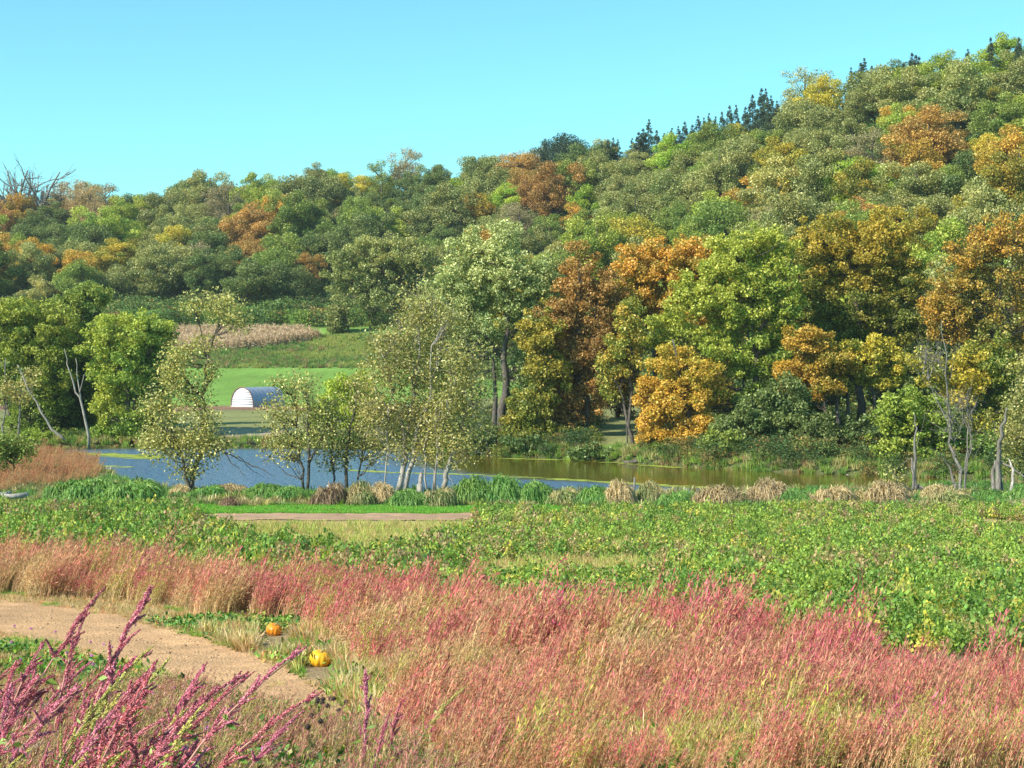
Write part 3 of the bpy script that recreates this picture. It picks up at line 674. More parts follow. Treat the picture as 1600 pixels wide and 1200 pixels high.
T('maple_tree', 'dark mixed green and gold tree in the gap behind the pale cottonwood trunk', 845, 154, [[(846, 715, .25), (850, 620, .18), (850, 540, .1)]],
  [(845, 520, 34, 40, .5), (855, 580, 34, 44, .35), (835, 640, 40, 44, .15), (860, 690, 46, 30, .2), (810, 680, 36, 34, .1), (900, 690, 36, 24, .25)], 'gy', dens=230, seed=12, group=FARB)
T('leaning_tree', 'slender dark tree with a curved trunk standing in the shaded gap on the far bank', 988, 148, [[(990, 715, .2), (983, 660, .17), (975, 625, .14), (955, 580, .08), (940, 550, .04)], [(988, 712, .14), (986, 640, .13), (986, 560, .1), (980, 480, .05)], [(981, 700, .07), (978, 650, .06), (966, 630, .03)]],
  [(975, 545, 30, 36, .4), (950, 570, 24, 30, .2, .7), (955, 610, 20, 22, .3, .5), (985, 500, 26, 40, .3)], 'og', dens=190, seed=13, group=FARB)
T('maple_tree', 'wide tan-orange maple behind the curved slender tree on the far bank', 1020, 160, [[(1020, 715, .35), (1025, 600, .28), (1020, 500, .18), (1015, 430, .1)], [(1024, 560, .18), (1060, 480, .1), (1080, 430, .05)]],
  [(1000, 410, 44, 38, .75), (1060, 400, 50, 36, .8), (1030, 450, 54, 44, .6), (985, 470, 36, 44, .4), (1080, 460, 40, 46, .55), (1095, 405, 34, 34, .6)], 'og', dens=190, seed=14, group=FARB)
T('maple_tree', 'bright orange and yellow maple leaning over the water on the far bank', 1075, 146, [[(1080, 722, .3), (1075, 640, .22), (1060, 580, .14), (1050, 530, .07)], [(1076, 640, .14), (1030, 630, .08), (1010, 620, .04)]],
  [(1030, 610, 40, 34, .85), (1070, 640, 46, 44, .8), (1020, 665, 26, 34, .9), (1085, 600, 44, 40, .55), (1090, 690, 38, 34, .7), (1045, 570, 40, 32, .5), (1060, 695, 34, 26, .9), (1025, 690, 20, 20, .8)], 'ye', dens=210, seed=15, group=FARB)
T('cottonwood_tree', 'broad green cottonwood with a dark horizontal limb on the far bank', 1165, 150, [[(1170, 728, .4), (1175, 640, .34), (1180, 560, .28), (1175, 480, .18), (1160, 410, .07)], [(1185, 612, .2), (1150, 608, .16), (1125, 600, .1), (1100, 590, .05)], [(1180, 560, .2), (1165, 510, .12), (1110, 470, .05)], [(1178, 530, .16), (1215, 470, .08)]],
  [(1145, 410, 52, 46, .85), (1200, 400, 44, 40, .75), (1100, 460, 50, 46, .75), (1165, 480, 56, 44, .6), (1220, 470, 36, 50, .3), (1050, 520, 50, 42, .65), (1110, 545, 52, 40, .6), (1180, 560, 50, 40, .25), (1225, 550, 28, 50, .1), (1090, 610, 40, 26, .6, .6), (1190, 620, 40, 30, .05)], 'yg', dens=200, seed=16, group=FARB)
T('oak_tree', 'big dark oak with golden top leaves behind the small orange trees', 1335, 158, [[(1345, 660, .45), (1345, 580, .36), (1342, 500, .28), (1320, 430, .14), (1300, 390, .06)], [(1344, 510, .22), (1375, 460, .12), (1400, 400, .05)], [(1343, 530, .18), (1290, 490, .09)]],
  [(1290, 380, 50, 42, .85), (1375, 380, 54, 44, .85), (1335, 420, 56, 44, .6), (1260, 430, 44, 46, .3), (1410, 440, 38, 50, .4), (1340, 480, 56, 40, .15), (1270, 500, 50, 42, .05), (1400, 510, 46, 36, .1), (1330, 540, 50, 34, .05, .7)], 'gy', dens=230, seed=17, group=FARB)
T('maple_tree', 'bright orange maple with a straight dark trunk above the round dark bushes', 1265, 146, [[(1310, 680, .2), (1308, 620, .16), (1290, 570, .1)], [(1290, 680, .18), (1288, 620, .12), (1265, 560, .06)]],
  [(1262, 545, 36, 34, .85), (1245, 580, 34, 26, .95), (1295, 575, 36, 34, .6), (1270, 605, 40, 22, .7), (1285, 535, 24, 22, .6)], 'og', dens=230, seed=18, group=FARB)
T('maple_tree', 'gold and brown tree with splayed trunks right of the bright orange maple', 1360, 148, [[(1368, 670, .18), (1365, 620, .15), (1355, 575, .08)], [(1323, 680, .2), (1326, 610, .16), (1335, 560, .08)], [(1370, 630, .12), (1388, 600, .09), (1392, 575, .05)]],
  [(1340, 560, 36, 30, .6), (1385, 560, 34, 30, .7), (1325, 590, 28, 24, .5), (1395, 590, 26, 20, .45), (1360, 545, 30, 22, .75), (1365, 600, 30, 14, .5, .6)], 'gy', dens=210, seed=19, group=FARB)
T('maple_tree', 'tall pinkish orange tree with bare grey top limbs at the far right', 1530, 150, [[(1525, 720, .35), (1530, 600, .28), (1545, 500, .2), (1570, 430, .1), (1560, 390, .05)], [(1545, 500, .12), (1600, 450, .08), (1620, 400, .04)], [(1560, 500, .1), (1560, 450, .07), (1550, 410, .03)]],
  [(1520, 390, 42, 34, .8, .8), (1570, 370, 50, 34, .85, .8), (1490, 440, 42, 46, .5), (1540, 450, 46, 40, .5, .5), (1610, 430, 40, 60, .6, .5), (1490, 500, 46, 34, .6), (1550, 520, 40, 34, .35), (1600, 520, 36, 50, .5, .6), (1475, 480, 30, 30, .8)], 'og', dens=150, seed=20, group=FARB, limbs=60, twigs=2)
T('maple_tree', 'golden yellow low-hanging tree between the dead shrub and the broken trunk', 1520, 134, [[(1528, 735, .2), (1528, 660, .16), (1518, 600, .08)]],
  [(1505, 600, 40, 30, .9), (1495, 625, 30, 20, 1.), (1560, 575, 40, 40, .15), (1525, 565, 34, 30, .5), (1570, 620, 30, 34, .2, .7), (1535, 660, 34, 34, .3, .5), (1450, 575, 30, 34, .5, .45)], 'gy', dens=190, seed=21, group=FARB)
for n_, (px, d, top, rx, pal, tone, lab) in enumerate([
    (700, 186, 470, 40, 'g', .5, 'dark green tree half hidden behind the near-bank cottonwoods'), (870, 178, 400, 46, 'gg', .6, 'grey-green tree directly behind the orange and rust-brown maple'), (965, 186, 420, 40, 'ru', .6, 'russet tree between the rust maple and the wide tan-orange maple'),
    (1110, 178, 400, 44, 'og', .7, 'orange tinted tree behind the broad green cottonwood on its left'), (1240, 182, 400, 46, 'g', .6, 'green tree between the broad cottonwood and the golden-topped oak'), (1430, 178, 420, 48, 'gg', .5, 'grey-green tree between the golden-topped oak and the pinkish orange tree'),
    (1460, 160, 520, 42, 'g', .4, 'green tree behind the bare grey shrub'), (1230, 160, 560, 40, 'dg', .6, 'dark green tree behind the bright orange maple'), (1410, 158, 560, 34, 'dg', .5, 'dark green tree right of the gold and brown tree')]):
    b_ = HOR + F * (CZ - gp(px, d)[2]) / d; h_ = b_ - top
    T('background_tree', lab, px, d, [[(px, b_, .3), (px + 4, b_ - h_ * .4, .2), (px - 3, b_ - h_ * .75, .08)]],
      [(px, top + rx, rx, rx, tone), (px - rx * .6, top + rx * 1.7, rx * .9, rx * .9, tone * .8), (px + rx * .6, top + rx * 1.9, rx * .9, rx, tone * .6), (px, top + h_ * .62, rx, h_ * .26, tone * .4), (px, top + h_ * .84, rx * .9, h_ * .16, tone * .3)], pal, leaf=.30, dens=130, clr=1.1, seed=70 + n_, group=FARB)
# bushes at the waterline
B = 'bushes along the far waterline'
T('bush', 'round dark green bush overhanging the water below the bright orange maple', 1280, 138, [[(1280, 740, .12), (1280, 690, .06)]], [(1275, 680, 36, 38, .5), (1300, 705, 34, 34, .2), (1255, 712, 28, 24, .5), (1340, 695, 38, 42, .0)], 'dg', dens=260, seed=22, cat='bush', group=B, clr=.7)
T('bush', 'wide dark green bush left of the round dark bush at the waterline', 1190, 142, [[(1190, 730, .12), (1190, 680, .06)]], [(1190, 645, 46, 34, .3), (1225, 630, 42, 40, .4), (1150, 670, 36, 34, .55), (1210, 695, 44, 36, .2), (1245, 660, 30, 40, .1), (1170, 700, 36, 24, .4)], 'dg', dens=260, seed=23, cat='bush', group=B, clr=.8)
T('bush', 'bright light green bush drooping to the water beside the forked stub', 1420, 131, [[(1420, 745, .12), (1420, 690, .06)]], [(1410, 640, 46, 34, .6), (1440, 650, 46, 36, .6), (1395, 690, 36, 34, .8), (1440, 700, 46, 38, .35), (1480, 690, 36, 40, .25), (1460, 730, 44, 20, .1), (1405, 730, 26, 16, .8)], 'yg', dens=230, seed=24, cat='bush', group=B, clr=.7)
T('bush', 'olive green bush beneath the bright orange and yellow maple', 1130, 139, [[(1130, 728, .1), (1130, 700, .05)]], [(1125, 695, 34, 24, .6), (1150, 708, 30, 18, .4), (1100, 712, 22, 12, .8)], 'g', dens=230, seed=25, cat='bush', group=B, clr=.6)
T('willow_shrub', 'bright lime yellow willow shrub beyond the river near the silver hut', 540, 178, [[(540, 690, .12), (540, 640, .08)], [(545, 690, .1), (560, 630, .05)]], [(530, 620, 40, 36, .9), (560, 605, 30, 28, .9), (540, 655, 46, 30, .6), (500, 650, 28, 26, .4), (570, 650, 34, 40, .3)], 'lg', dens=150, seed=26, cat='shrub')
T('bush', 'dark bush at the far shore below the sand bar', 268, 170, [[(268, 705, .08), (268, 690, .04)]], [(262, 690, 22, 14, .6), (285, 694, 20, 12, .3)], 'g', dens=230, seed=27, cat='bush', group=B, clr=.6)
for n_, (px, d, rx, ry, pal, tone, lab) in enumerate([(168, 168, 26, 16, 'yg', .2, 'low yellow-green bush between the forked trunk and the round-crowned tree'), (60, 167, 26, 12, 'yg', .4, 'low olive bush under the leaning pale trunk'), (215, 168, 20, 12, 'lg', .1, 'low lime bush beneath the round-crowned tree'),
      (100, 168, 24, 12, 'g', .3, 'small green bush right of the low olive bush'), (930, 145, 40, 14, 'dg', .2, 'low dark bush in the shade under the rust-brown maple'), (830, 150, 40, 14, 'dg', .1, 'low dark bush below the gold and green tree'),
      (1045, 142, 30, 12, 'g', .2, 'low green bush beside the fallen dark log'), (1390, 133, 40, 26, 'dg', .2, 'dark shaded bush behind the bright light green bush'), (1560, 128, 40, 30, 'g', .2, 'green bush behind the broken trunk at the right'),
      (760, 153, 34, 20, 'dg', .3, 'dark bush at the foot of the tallest cottonwood'), (1610, 124, 30, 34, 'gy', .4, 'gold green bush at the right end of the far shore')]):
    pz = gp(px, d); py = HOR + F * (CZ - pz[2]) / d
    T('bush', lab, px, d, [[(px, py, .08), (px, py - ry * .6, .04)]], [(px - rx * .4, py - ry * .7, rx * .7, ry, tone), (px + rx * .4, py - ry * .5, rx * .6, ry * .8, tone)], pal, dens=230, seed=30 + n_, cat='bush', group=B, clr=.6)
# near bank
T('cottonwood_sapling', 'lone slanting near-bank tree with silvery yellow leaves left of the silver hut', 298, 99, [[(300, 772, .17), (300, 730, .15), (308, 690, .12), (316, 620, .1), (320, 560, .08), (328, 530, .06), (345, 500, .03)], [(296, 770, .13), (290, 735, .1), (280, 700, .06)], [(322, 560, .05), (310, 510, .04), (300, 470, .02)], [(326, 535, .05), (350, 500, .03), (375, 490, .015)]],
  [(345, 480, 34, 34, .6, .8), (372, 505, 26, 22, .5, .6), (306, 478, 18, 26, .6, .7), (318, 535, 22, 24, .7, .6), (270, 590, 26, 34, .5), (285, 560, 24, 28, .6, .8), (300, 620, 30, 34, .5, .9), (255, 640, 30, 32, .5), (265, 690, 38, 32, .6), (300, 700, 34, 34, .6), (340, 690, 24, 28, .4, .7), (290, 735, 30, 14, .7, .7), (330, 580, 14, 30, .7, .6), (320, 660, 26, 34, .5, .8), (238, 680, 22, 26, .6, .7)],
  'ol', leaf=.21, dens=140, clr=.8, bark=BK_D, seed=50, limbs=26, twigs=1, group=NEARB, extra=[(308, 700, 345, 702, .09), (345, 702, 385, 722, .07), (385, 722, 430, 744, .045), (350, 705, 385, 745, .04), (370, 712, 410, 748, .03), (320, 700, 360, 690, .05), (360, 690, 420, 690, .03)])
T('cottonwood_sapling', 'slim double-stemmed near-bank tree just right of the silver hut', 478, 99, [[(474, 765, .09), (470, 720, .08), (462, 670, .06), (458, 620, .04), (455, 580, .02)], [(480, 768, .11), (484, 710, .09), (482, 650, .06), (478, 600, .03)], [(484, 720, .06), (500, 690, .03)]],
  [(458, 600, 26, 26, .5, .6), (430, 600, 18, 12, .6, .5), (440, 650, 32, 34, .5, .8), (480, 640, 30, 34, .6, .7), (455, 695, 38, 32, .6, .8), (500, 680, 30, 34, .4, .7), (480, 600, 22, 18, .5, .5), (425, 700, 26, 26, .5, .5)], 'ol', leaf=.20, dens=130, clr=.7, seed=51, limbs=26, twigs=1, group=NEARB)
T('cottonwood_sapling', 'dark-stemmed short tree beside a cut stump on the near bank', 540, 100, [[(542, 765, .12), (540, 720, .1), (550, 660, .06), (560, 610, .03)], [(520, 765, .07), (518, 710, .06), (512, 650, .03)], [(558, 765, .07), (566, 700, .05), (572, 640, .03)]],
  [(515, 650, 28, 34, .4, .7), (550, 690, 38, 34, .25, .9), (575, 640, 28, 40, .5, .7), (520, 710, 28, 26, .3, .8), (560, 600, 22, 26, .6, .5), (590, 700, 26, 30, .3, .8)], 'ol', leaf=.20, dens=130, clr=.7, seed=52, limbs=26, twigs=1, group=NEARB)
T('cottonwood_tree', 'largest near-bank cottonwood with two pale leaning trunks and silvery leaves', 630, 98, [[(622, 768, .19), (628, 730, .17), (634, 690, .14), (642, 640, .11), (650, 580, .08), (655, 520, .05), (655, 470, .02)], [(633, 770, .17), (642, 725, .14), (648, 690, .12), (668, 640, .08), (680, 570, .05), (690, 510, .02)], [(634, 690, .1), (615, 620, .06), (600, 560, .03)], [(600, 765, .05), (604, 700, .045), (606, 640, .03)]],
  [(650, 480, 40, 44, .5, .8), (620, 530, 44, 44, .55, .8), (690, 520, 40, 44, .5, .8), (600, 590, 40, 44, .6, .8), (655, 580, 48, 44, .5, .9), (625, 650, 50, 40, .55, .8), (585, 650, 28, 40, .55, .6), (680, 640, 40, 44, .5, .8), (630, 700, 34, 22, .5, .5)],
  'ol', leaf=.20, dens=150, clr=.85, bark=BK_P, seed=53, limbs=24, twigs=1, group=NEARB)
T('cottonwood_tree', 'right-leaning pale near-bank trunk with yellowish leaves and drooping bare twigs', 690, 97, [[(690, 772, .17), (698, 740, .16), (706, 716, .14), (722, 670, .09), (735, 620, .06), (745, 560, .03)], [(655, 770, .14), (657, 740, .12)], [(668, 770, .06), (664, 700, .06), (672, 620, .05), (674, 540, .03)], [(680, 770, .06), (684, 700, .05), (700, 630, .03)], [(676, 772, .06), (690, 680, .05), (712, 590, .03)]],
  [(720, 560, 40, 44, .5, .75), (745, 610, 34, 40, .5, .7), (705, 630, 42, 40, .55, .8), (675, 700, 40, 34, .9, .9), (715, 690, 38, 30, .8, .8), (750, 660, 26, 26, .5, .5), (705, 500, 32, 30, .45, .6), (690, 660, 30, 30, .7, .7)],
  'ol', leaf=.20, dens=150, clr=.85, bark=BK_P, seed=54, limbs=24, twigs=1, group=NEARB, extra=[(722, 670, 760, 690, .03), (760, 690, 775, 730, .02), (715, 700, 745, 735, .025), (706, 716, 725, 745, .02), (730, 650, 780, 650, .03), (735, 620, 785, 600, .03), (700, 740, 715, 768, .03)])
T('dead_stub', 'dead forked stub with broken tops standing at the near bank', 1428, 99, [[(1433, 784, .14), (1432, 740, .12), (1430, 705, .09), (1429, 668, .05), (1428, 645, .02)], [(1427, 782, .1), (1425, 740, .08), (1423, 715, .05)], [(1436, 760, .06), (1448, 772, .05), (1460, 785, .04)], [(1434, 758, .07), (1455, 770, .06), (1470, 784, .04)]], [(1390, 742, 18, 16, .8, .5)], 'ol', leaf=.2, dens=110, bark=BK_B, seed=55, cat='dead tree', group=NEARB, extra=[(1432, 700, 1444, 640, .02), (1425, 715, 1395, 735, .02)])
T('dead_shrub', 'many-stemmed bare grey shrub with one tall thin trunk on the near bank', 1502, 99, [[(1503, 778, .12), (1498, 730, .1), (1492, 690, .08), (1488, 640, .07), (1478, 610, .06), (1472, 560, .04), (1468, 500, .015)], [(1498, 778, .1), (1490, 740, .07), (1478, 720, .04), (1470, 710, .02)], [(1508, 778, .07), (1512, 735, .05), (1518, 700, .03), (1521, 640, .015)], [(1506, 776, .06), (1506, 720, .05), (1510, 670, .03)], [(1490, 690, .05), (1478, 660, .04), (1462, 620, .03), (1440, 580, .015)], [(1500, 776, .06), (1502, 730, .05)], [(1494, 778, .06), (1492, 755, .05)]],
  [(1448, 560, 28, 36, .5, .12), (1500, 640, 34, 50, .4, .15)], 'ol', leaf=.17, dens=90, bark=BK_B, seed=56, cat='dead shrub', group=NEARB, limbs=160, twigs=6,
  extra=[(1500, 740, 1470, 690, .03), (1498, 730, 1455, 700, .02), (1500, 745, 1525, 690, .03), (1503, 735, 1540, 680, .02), (1488, 660, 1450, 600, .03), (1470, 620, 1420, 560, .02), (1480, 600, 1500, 540, .02), (1475, 580, 1445, 530, .018), (1490, 690, 1530, 610, .02), (1500, 760, 1470, 745, .03)])
T('broken_trunk', 'tall dark broken trunk with a bleached split top on the near bank', 1562, 98, [[(1562, 775, .2), (1560, 730, .17), (1559, 690, .13), (1560, 655, .1), (1563, 636, .04)], [(1553, 775, .14), (1554, 740, .12), (1556, 720, .08)], [(1568, 774, .08), (1566, 740, .06), (1563, 725, .04)], [(1560, 722, .07), (1575, 728, .06), (1590, 740, .05), (1612, 756, .04)]], [], 'ol', bark=BK_B, seed=57, cat='dead tree', group=NEARB, extra=[(1560, 690, 1530, 670, .02), (1560, 680, 1540, 640, .015), (1560, 700, 1590, 680, .02)])
T('broken_trunk', 'short bleached slanting snag right of the tall broken trunk', 1576, 96, [[(1575, 790, .12), (1580, 760, .1), (1584, 735, .08), (1581, 718, .04)], [(1568, 790, .08), (1570, 778, .06)]], [], 'ol', bark=BK_W, seed=58, cat='dead tree', group=NEARB)
T('cottonwood_tree', 'silvery olive tree cut by the right edge, standing behind the bleached snag', 1600, 104, [[(1620, 775, .2), (1618, 700, .16), (1612, 640, .1), (1605, 590, .05)]], [(1600, 620, 30, 40, .4), (1590, 670, 26, 40, .6), (1605, 710, 30, 40, .7), (1620, 570, 30, 40, .4), (1575, 690, 14, 30, .7, .6)], 'ol', leaf=.21, dens=140, clr=.8, seed=59, group=NEARB, twigs=1)
T('bush', 'leafy green willow bush at the left edge behind the rusty red weeds', 20, 108, [[(20, 760, .08), (20, 710, .04)]], [(10, 690, 30, 16, .8), (30, 700, 26, 18, .7), (5, 710, 34, 22, .4)], 'g', leaf=.22, dens=220, seed=60, cat='bush', clr=.5)

# ---------------------------------------------------------------- scattered plant masses
def scatter(name, protos, P, rot, scl, idx, tintc, label):
    """one mass of plants: small source meshes set on the points P by geometry nodes"""
    c = bpy.data.collections.new(name + '_sources')
    for i, me in enumerate(protos):
        o = bpy.data.objects.new(f'{name}_{i:02d}_source', me); c.objects.link(o)
    me = bpy.data.meshes.new(name); me.vertices.add(len(P)); me.vertices.foreach_set('co', np.asarray(P, np.float32).ravel())
    me.attributes.new('rot', 'FLOAT_VECTOR', 'POINT').data.foreach_set('vector', np.asarray(rot, np.float32).ravel())
    me.attributes.new('scl', 'FLOAT_VECTOR', 'POINT').data.foreach_set('vector', np.asarray(scl, np.float32).ravel())
    me.attributes.new('pick', 'INT', 'POINT').data.foreach_set('value', np.asarray(idx, np.int32))
    cc = np.ones((len(P), 4), np.float32); cc[:, :3] = tintc
    me.attributes.new('tint', 'FLOAT_COLOR', 'POINT').data.foreach_set('color', cc.ravel())
    o = link(name, me); tag(o, label, kind='stuff')
    t = bpy.data.node_groups.new(name, 'GeometryNodeTree')
    t.interface.new_socket('Geometry', in_out='INPUT', socket_type='NodeSocketGeometry'); t.interface.new_socket('Geometry', in_out='OUTPUT', socket_type='NodeSocketGeometry')
    N = t.nodes; K = t.links; gi = N.new('NodeGroupInput'); go = N.new('NodeGroupOutput')
    ci = N.new('GeometryNodeCollectionInfo'); ci.inputs[0].default_value = c; ci.inputs['Separate Children'].default_value = True; ci.inputs['Reset Children'].default_value = True
    ip = N.new('GeometryNodeInstanceOnPoints'); ip.inputs['Pick Instance'].default_value = True
    def na(n, ty):
        q = N.new('GeometryNodeInputNamedAttribute'); q.data_type = ty; q.inputs[0].default_value = n; return q.outputs[0]
    K.new(gi.outputs[0], ip.inputs['Points']); K.new(ci.outputs[0], ip.inputs['Instance'])
    K.new(na('pick', 'INT'), ip.inputs['Instance Index']); K.new(na('scl', 'FLOAT_VECTOR'), ip.inputs['Scale'])
    e2r = N.new('FunctionNodeEulerToRotation'); K.new(na('rot', 'FLOAT_VECTOR'), e2r.inputs[0]); K.new(e2r.outputs[0], ip.inputs['Rotation'])
    K.new(ip.outputs[0], go.inputs[0])
    md = o.modifiers.new('plants', 'NODES'); md.node_group = t
    return o
def blades(g, rng, n, L, wdt, spread, lean=(0, 0), m=0, segs=2, droop=0.3, r0=0.05, z0=0.0, taper=0.15):
    """narrow curved grass blades from a common tuft"""
    an = rng.uniform(0, 2 * math.pi, n); L_ = L * rng.uniform(0.6, 1.15, n)
    out = np.stack([np.cos(an), np.sin(an), np.zeros(n)], 1)
    base = out * r0 * rng.uniform(0, 1, n)[:, None]; base[:, 2] = z0
    tilt = spread * rng.uniform(0.1, 1, n)
    side = np.stack([-np.sin(an + rng.normal(0, .8, n)), np.cos(an + rng.normal(0, .8, n)), np.zeros(n)], 1)
    rowsV = []
    for k in range(segs + 1):
        t = k / segs
        c = base + out * (tilt * L_ * t)[:, None] + np.array([lean[0], lean[1], 0]) * (L_ * t ** 1.3)[:, None]
        c[:, 2] += L_ * t * np.cos(tilt * 0.8) - droop * L_ * t ** 2.5
        ww = wdt * (1 - (1 - taper) * t) * 0.5
        rowsV += [c - side * ww, c + side * ww]
    V = np.stack(rowsV, 1).reshape(-1, 3); w_ = 2 * (segs + 1)
    b = np.arange(n)[:, None] * w_
    Q = np.concatenate([b + np.array([2 * k, 2 * k + 1, 2 * k + 3, 2 * k + 2])[None] for k in range(segs)])
    lv = np.repeat(rng.uniform(0, 1, n), w_); cvv = np.repeat(rng.uniform(0, 1, n), w_)
    g.add(V, Q, None, {'lv': lv, 'cv': cvv}, m)
def points(n, y0, y1, want, p0=-60, p1=1660, seed=0, extra=None, dens_pow=1.0):
    rng = np.random.default_rng(seed)
    u = rng.uniform(0, 1, n); y = (y0 ** (dens_pow + 1) + u * (y1 ** (dens_pow + 1) - y0 ** (dens_pow + 1))) ** (1 / (dens_pow + 1))
    p = rng.uniform(p0, p1, n); x = (p - 800) / F * y
    k = np.isin(region(x, y), want)
    if extra is not None: k &= extra(x, y, p)
    x = x[k]; y = y[k]; return np.stack([x, y, ground_z(x, y) - 0.02], 1), rng
def clear_of_pumpkins(x, y, p):
    q = rows(x, y)
    return ~((np.abs(p - 428) < 30) & (q > 990) & (q < 1030)) & ~((np.abs(p - 500) < 32) & (q > 1038) & (q < 1085))
def std(P, rng, s0, s1, n_pro, lean=0.0, tilt=0.1):
    n = len(P)
    rot = np.stack([rng.normal(0, tilt, n), rng.normal(lean, tilt, n), rng.uniform(-math.pi, math.pi, n)], 1)
    s_ = rng.uniform(s0, s1, n)
    return rot, np.stack([s_, s_, s_ * rng.uniform(.85, 1.2, n)], 1), rng.integers(0, n_pro, n)
def mixc(cols, wts, rng, n, jit=0.15):
    c = np.array(cols)[rng.choice(len(cols), n, p=np.array(wts) / np.sum(wts))]
    return c * (1 + jit * rng.uniform(-1, 1, (n, 1)))

# pigweed: thin stems bent by the wind to the right, feathery seed heads
def pigweed_proto(seed, H=1.0, heads=96, stems=4, lean=0.35, fine=0.8):
    rng = np.random.default_rng(seed); g = Geo()
    for s_ in range(stems):
        h = H * rng.uniform(0.75, 1.1); b = np.array([rng.normal(0, .07), rng.normal(0, .07), 0]); dirx = lean * rng.uniform(0.6, 1.4); diry = rng.normal(0, .12)
        def pt(t): return b + np.array([dirx * h * t ** 1.6, diry * h * t ** 1.5, h * t * (1 - 0.12 * t)])
        tube(g, [pt(t) for t in (0, .35, .7, 1.0)], np.array([.009, .007, .005, .002]) * fine, 3, m=1, lv=rng.uniform())
        n = heads // stems
        t = rng.uniform(0.42, 1.02, n) ; C = np.array([pt(q) for q in t]); sp = 0.07 * h * (1.1 - t) + 0.010
        off = rng.normal(size=(n, 3)) * sp[:, None]; C = C + off
        d = unit(np.array([dirx * 1.3, diry, 1.0]) + off / sp[:, None] * 0.25)
        leaves(g, C, 0.070, None, rng.uniform(0, 1, n), rng, aspect=0.17, m=0, d=d, vary=0.5, up=0.0)
        n2 = 9
        t = rng.uniform(0.05, 0.6, n2); C = np.array([pt(q) for q in t]) + rng.normal(0, .03, (n2, 3))
        leaves(g, C, 0.10, None, rng.uniform(0, 1, n2), rng, aspect=0.11, m=1, d=unit(rng.normal(size=(n2, 3)) * .5 + np.array([0.3, 0, .9])))
    return g
PIG = [pigweed_proto(200 + k).mesh('pigweed', [M_TINT, M_STRAW]) for k in range(7)]
def pig_tint(P, rng):
    n = len(P); x, y = P[:, 0], P[:, 1]
    red = np.array([.64, .13, .15]); sal = np.array([.64, .30, .16]); olv = np.array([.44, .43, .07]); tan = np.array([.66, .46, .23]); wine = np.array([.58, .09, .17])
    a = .5 * fbm((x - .35 * y) * 1.1, y * 0.35, 61) + .5 * fbm(x * .4, y * .2, 66); b = fbm(x * 0.8, y * 0.4, 62); c = fbm(x * 1.1, y * 0.5, 63)
    edge = sstep((y - np.interp(800 + F * x / y, PIG_TOP[0], [58, 58, 54, 49, 43, 37, 34, 29, 25, 23, 20]) + 12) / 12)   # redder towards the field's far edge
    r = a + 0.09 + 0.22 * edge + rng.normal(0, .085, n)
    col = np.where((r > 0.62)[:, None], red, np.where((r > 0.5)[:, None], sal * .55 + red * .45, sal))
    col = np.where(((b > 0.6) & (r < .7))[:, None], sal * .6 + tan * .4, col)
    col = np.where((c + rng.normal(0, .10, n) - .1 * edge > 0.66)[:, None], olv, col)
    col = np.where((rng.uniform(0, 1, n) < 0.10)[:, None], wine, col)
    low = (1 - edge) * sstep((b - 0.4) * 3)
    col = col * (1 - .45 * low[:, None]) + tan * .45 * low[:, None]
    return col * rng.uniform(0.8, 1.2, (n, 1))
P, rg = points(74000, 12.5, 62, [2, 9], seed=301, dens_pow=0.75, extra=lambda x, y, p: (region(x, y) == 2) | (rows(x, y) > 1130))
# thinner towards the bottom edge, where shorter weeds take over
n = len(P); rot, scl, idx = std(P, rg, 0.72, 1.12, len(PIG), tilt=0.08)
rot[:, 2] = rg.normal(0.0, 0.45, n)
scl *= (0.45 + 1.1 * fbm(P[:, 0] * 0.9, P[:, 1] * 0.7, 64))[:, None]; scl *= np.where(rg.uniform(0, 1, n) < .06, 1.3, .87)[:, None]
scl *= np.interp(P[:, 1], [12, 18, 26, 60], [0.55, 0.72, 1.0, 1.0])[:, None]
kp = fbm(P[:, 0] * 1.3, P[:, 1] * .9, 65) + rg.uniform(-.12, .12, n) > .37
_p = 800 + F * P[:, 0] / P[:, 1]; _r = rows(P[:, 0], P[:, 1])
for a_, b_ in ((428, 993), (500, 1041)): kp &= ~((np.abs(_p - a_) < 34) & (_r > b_ - 6) & (_r < b_ + 75))
P = P[kp]; rot = rot[kp]; scl = scl[kp]; idx = idx[kp]
scatter('pigweed_field', PIG, P, rot, scl, idx, pig_tint(P, rg), 'broad drift of red and straw coloured pigweed leaning in the wind')

# short tan and green weeds
def tuft_proto(seed, n, L, w_, spread, droop=0.3, lean=0.1, m=0, r0=0.06):
    g = Geo(); blades(g, np.random.default_rng(seed), n, L, w_, spread, (lean, 0), m, 2, droop, r0); return g.mesh('grass_tuft', [M_TINT])
TUFT = [tuft_proto(220 + k, 26, 0.34, 0.014, 0.6) for k in range(4)]
FINE = [tuft_proto(230 + k, 22, 0.20, 0.012, 0.8) for k in range(3)]
def weed_proto(seed, n, R_, L, H, mat=None):
    rng = np.random.default_rng(seed); g = Geo()
    C = np.stack([rng.normal(0, R_, n), rng.normal(0, R_, n), rng.uniform(0.02, H, n)], 1)
    leaves(g, C, L, unit(C * np.array([1, 1, .5])), rng.uniform(0, 1, n), rng, aspect=.55, up=.8)
    return g.mesh('low_weed', [mat or M_TINT])
LOWW = [weed_proto(240 + k, 34, 0.10, 0.07, 0.16) for k in range(4)]
P, rg = points(26000, 13.5, 32, [2, 9], seed=302, extra=lambda x, y, p: clear_of_pumpkins(x, y, p) & ((fbm(x * 0.6, y * 0.5, 71) > 0.38) | (rows(x, y) > 1080)), dens_pow=0.5)
n = len(P); rot, scl, idx = std(P, rg, .7, 1.5, 4, lean=.15)
